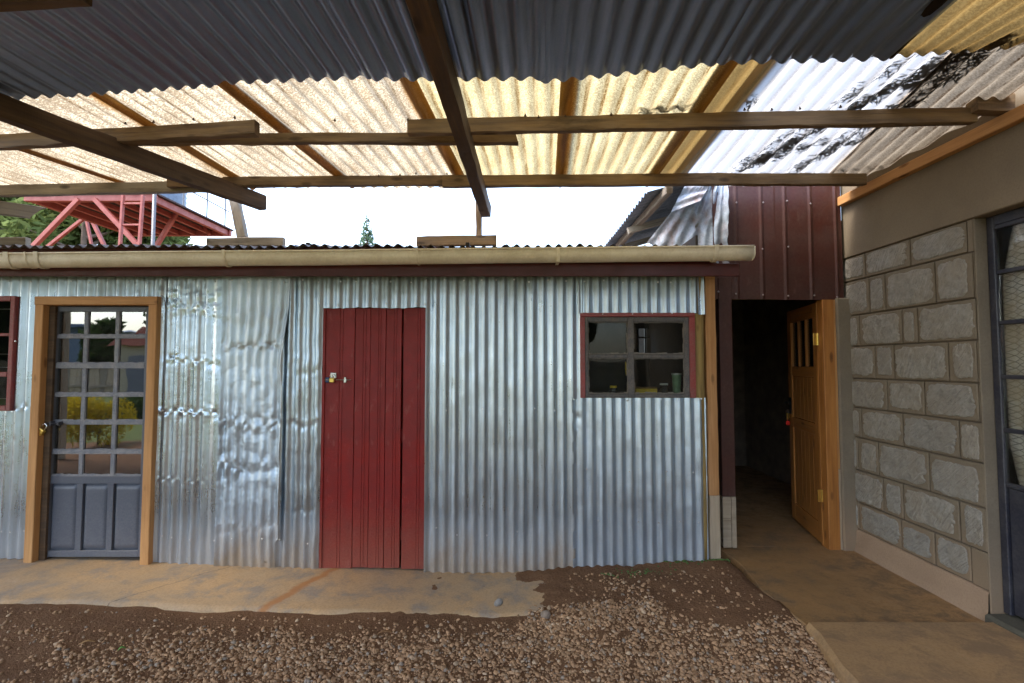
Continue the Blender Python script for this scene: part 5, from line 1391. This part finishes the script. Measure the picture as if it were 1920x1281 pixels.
bar('ladder_rail', ld1, ld0, .06, .05); bar('ladder_rail', le1, le0, .06, .05)
for py in (382, 422, 462):
    t = (py - 366) / (480 - 366); bar('ladder_rung', ld0 + (ld1 - ld0) * t, le0 + (le1 - le0) * t, .035, .035)
V, F = tubevf([(Xr + .13, D1 - .1, 0), (Xr + .13, D1 - .1, zpl + .1)], .035, 10); mobj('pipe', V, F, M_rail, tw, smooth=True)
rl = MB()
for yy in (D1 + .9, D2 - .2): rl.tube([(Xr + .05, yy, zpl + .1), (Xr + .05, yy, zpl + 1.0)], .016, 6)
rl.tube([(Xr + .05, D1 + .1, zpl + .55), (Xr + .05, D2, zpl + .55)], .014, 6); rl.tube([(Xr + .05, D1 + .1, zpl + .95), (Xr + .05, D2, zpl + .95)], .014, 6)
rl.tube([(Xr + .05, D1 + 1.75, zpl + .1), (Xr + .05, D1 + 1.75, zpl + 1.0)], .016, 6); rl.build('railing', M_rail, tw)
tc = ((Xl + Xr) / 2 - .1, (D1 + D2) / 2 + .1)
prof_t = [(.9 + .018 * (1 if i % 2 else -1), zpl + .115 + i * .06) for i in range(26)]
V, F = lathe([(r_, z) for r_, z in prof_t] + [(.5, zpl + 1.95), (.25, zpl + 2.0)], (tc[0], tc[1], 0), 40)
tag(mobj('water_tank', V, F, M_tank, smooth=True), 'grey-blue ribbed water tank standing on the red tower', 'tank')

# ------------------------------------------------------------------ trees
def leaf_mat(name, a, b_, trans=.35):
    k = Mat(name); oi = k.n.new('ShaderNodeNewGeometry')
    r_ = oi.outputs['Random Per Island']; n = k.noise(k.pos(), 1.3, 3, .6)
    c = k.mix(r_, a, b_); c = k.mix(k.ramp(n, [(.4, 0), (.65, .55)]), c, tuple(x * .55 for x in a))
    df = k.n.new('ShaderNodeBsdfDiffuse'); tr = k.n.new('ShaderNodeBsdfTranslucent'); k.l.new(c, df.inputs[0]); k.l.new(c, tr.inputs[0])
    m_ = k.n.new('ShaderNodeMixShader'); m_.inputs[0].default_value = trans; k.l.new(df.outputs[0], m_.inputs[1]); k.l.new(tr.outputs[0], m_.inputs[2]); k.l.new(m_.outputs[0], k.out.inputs[0]); return k.m
M_leafA = leaf_mat('cypress_foliage', (.12, .165, .05), (.20, .25, .09)); M_leafB = leaf_mat('dark_hedge_foliage', (.03, .06, .016), (.07, .11, .03)); M_leafY = leaf_mat('golden_foliage', (.50, .38, .02), (.62, .50, .04))
M_leafC = leaf_mat('blue_green_foliage', (.10, .17, .10), (.17, .25, .16))
M_bark = simple('bark', (.14, .10, .075), .9, var=.4, scale=12)
def leaves(centres, radii, n, size, seed, long=2.0, droop=0.):
    g_ = np.random.default_rng(seed); centres = np.array(centres); radii = np.array(radii)
    wts = radii[:, 0] * radii[:, 1] * radii[:, 2]; pick = g_.choice(len(centres), n, p=wts / wts.sum())
    d = g_.normal(size=(n, 3)); d /= np.linalg.norm(d, axis=1)[:, None]; rr = g_.uniform(.25, 1, n) ** .45
    P = centres[pick] + d * rr[:, None] * radii[pick]
    t = g_.normal(size=(n, 3)) + d * .8; t[:, 2] -= droop; t /= np.linalg.norm(t, axis=1)[:, None]
    s_ = np.cross(t, g_.normal(size=(n, 3))); s_ /= np.linalg.norm(s_, axis=1)[:, None]
    sz = size * g_.uniform(.6, 1.4, n)
    a = P - s_ * sz[:, None] * .4; b_ = P + t * sz[:, None] * long * .5; c = P + s_ * sz[:, None] * .4; e = P - t * sz[:, None] * long * .5
    V = np.stack([a, b_, c, e], 1).reshape(-1, 3); F = np.arange(n * 4).reshape(-1, 4)
    return V, F.tolist()
def tree(name, base, h, crown, n, size, m, label, seed, trunk=.12, cat='tree', group=None, long=2., droop=0.):
    g_ = random.Random(seed); t = thing(name, label, cat, base, group)
    tb = MB(); bx, by, bz_ = base
    tb.tube([(bx + .05 * h * .1 * math.sin(i), by, bz_ + h * .85 * i / 6) for i in range(7)], [trunk * (1 - .13 * i) for i in range(7)], 9)
    cs, rs_ = [], []
    for (dx, dy, z, rx, rz) in crown:
        c = (bx + dx, by + dy, bz_ + z); cs.append(c); rs_.append((rx, rx, rz))
        tb.tube([(bx, by, bz_ + max(.3, z - rx * .9)), ((bx + c[0]) / 2, (by + c[1]) / 2, c[2] - rz * .3), c], [trunk * .45, trunk * .3, trunk * .1], 6)
    tb.build('trunk', M_bark, t, smooth=True)
    V, F = leaves(cs, rs_, n, size, seed, long, droop); mobj('crown', V, F, m, t)
    return t
def ccrown(h, r_, seed, n=26, lo=.2):
    g_ = random.Random(seed); out = []
    for i in range(n):
        f = g_.uniform(lo, 1); rr = r_ * (1 - .55 * f) * g_.uniform(.5, 1); a = g_.uniform(0, 6.28)
        out.append((rr * math.cos(a), rr * math.sin(a), h * f, r_ * g_.uniform(.22, .42), r_ * g_.uniform(.25, .5)))
    return out
def place(px, Y): return atY(px, 684, Y).x
GR = 'tall evergreens behind the red tower'
for i, (px, Y_, h, r_, lab) in enumerate(((-60, 19, 11.5, 3.0, 'leftmost dense evergreen behind the red tower, cut by the edge'), (60, 21, 12.5, 2.8, 'evergreen showing between the left tower post and its brace'), (150, 18.5, 11.0, 2.4, 'evergreen behind the middle of the red tower braces'),
                                (232, 20, 10.0, 2.3, 'evergreen behind the tower ladder'), (300, 23, 9.0, 2.0, 'low pale evergreen right of the tower ladder'))):
    tree('evergreen_tree', (place(px, Y_), Y_, -.05), h, ccrown(h, r_, 200 + i, 30, .28), 9000, .17, M_leafA, lab, 210 + i, .2, group=GR, long=2.4, droop=.5)
bx = place(685, 22); hz_ = atY(685, 404, 22).z
cr = []
for i in range(16):
    f = i / 15; rr = .1 + .75 * (1 - f)
    for a in range(4): cr.append((rr * .7 * math.cos(a * 1.57 + i), rr * .7 * math.sin(a * 1.57 + i), hz_ * (.62 + .36 * f), rr * .45, .16))
tree('conifer_tree', (bx, 22, -.05), hz_ + .2, cr, 2600, .085, M_leafC, 'small conifer top showing above the shed roof', 231, .09, long=3.0, droop=.1)

# ------------------------------------------------------------------ the yard behind the camera, seen in the panes and the iron
def mirror(px, depth): return (px - CX) / FPX * depth
def shrub(x, y, r_, h, m, n, size, label, seed, cat='shrub'):
    g_ = random.Random(seed)
    cr = [(g_.uniform(-.6, .6) * r_, g_.uniform(-.6, .6) * r_, h * g_.uniform(.25, .8), r_ * .5, h * .3) for i in range(12)]
    return tree('garden_shrub', (x, y, -.055), h * .7, cr, n, size, m, label, seed, .03, cat=cat)
shrub(mirror(188, 10.2), 7.8 - 10.2, .52, .98, M_leafY, 5000, .035, 'golden yellow shrub in the yard mirrored in the glazed door', 301)
shrub(mirror(112, 14), 7.8 - 14, .8, .9, M_leafY, 3000, .05, 'farther golden shrub in the yard mirrored in the glazed door', 302)
shrub(mirror(265, 14.5), 7.8 - 14.5, .7, .8, M_leafB, 2500, .06, 'dark green shrub in the yard mirrored in the glazed door', 303)
fn = thing('board_fence', 'grey weathered board fence across the yard', 'fence', (-14, -17, -.055))
for i in range(150):
    x = -34 + i * .30; box('fence_board', x, x + .275, -17.02 + rnd.uniform(-.01, .01), -16.98, -.055, 1.75 + rnd.uniform(-.06, .06), M_pale if i % 3 else M_beamg, fn, b=.004)
beam('fence_rail', (-34, -16.95, .5), (11, -16.95, .5), .06, .08, M_beamg, fn); beam('fence_rail', (-34, -16.95, 1.4), (11, -16.95, 1.4), .06, .08, M_beamg, fn)
GT = ['broad tree beside the blue-grey building across the yard', 'low tree between the blue-grey building and the cream house', 'tall tree just past the cream house across the yard', 'second tree past the cream house across the yard',
      'tallest tree beyond the middle of the board fence', 'tree next past the tallest one beyond the board fence', 'round tree beyond the fence, third from its far end', 'last tree beyond the stone building end of the fence',
      'tree beyond the fence left of the blue-grey building', 'outermost tree at the far left end of the board fence']
for i, (px, dep, h, r_) in enumerate(((192, 27, 3.8, 1.2), (225, 30, 3.0, 1.4), (340, 32, 6, 2.8), (520, 30, 5, 2.6), (700, 33, 6.5, 3), (880, 30, 5, 2.5), (1060, 32, 6, 2.8), (1230, 30, 5.5, 2.6), (-20, 30, 6, 2.6), (-180, 30, 5.5, 2.6))):
    tree('garden_tree', (mirror(px, dep), 7.8 - dep, -.055), h, ccrown(h, r_, 400 + i, 16, .25), 2500, .30, M_leafB, GT[i], 410 + i, .15, group='trees beyond the yard fence')
def house(name, x, y, w, d, h, rh, m, mr, label):
    t = thing(name, label, 'building', (x, y, -.055))
    box('wall', x - w / 2, x + w / 2, y - d / 2, y + d / 2, -.055, h, m, t)
    V = [(x - w / 2 - .3, y + d / 2 + .3, h), (x + w / 2 + .3, y + d / 2 + .3, h), (x + w / 2 + .3, y - d / 2 - .3, h), (x - w / 2 - .3, y - d / 2 - .3, h), (x, y + d / 2 + .3, h + rh), (x, y - d / 2 - .3, h + rh)]
    mobj('roof', V, [(0, 1, 4), (2, 3, 5), (1, 2, 5, 4), (3, 0, 4, 5), (3, 2, 1, 0)], mr, t, recalc=True)
    dx = x - .5; box('door', dx - .45, dx + .45, y + d / 2 + .002, y + d / 2 + .04, 0, 2.0, M_steel, t); return t
house('garden_house', mirror(262, 24), 7.8 - 24 - 2.5, 3.2, 4, 2.5, .9, simple('cream_wall', (.34, .29, .2), .8), simple('red_roof_tile', (.32, .09, .06), .7), 'cream house with red roof across the yard')
house('blue_building', mirror(128, 34), 7.8 - 34 - 2, 4.5, 4, 4.1, .3, simple('blue_grey_iron_wall', (.17, .24, .34), .5), simple('blue_iron_roof', (.14, .2, .3), .5), 'blue-grey sheet building across the yard')
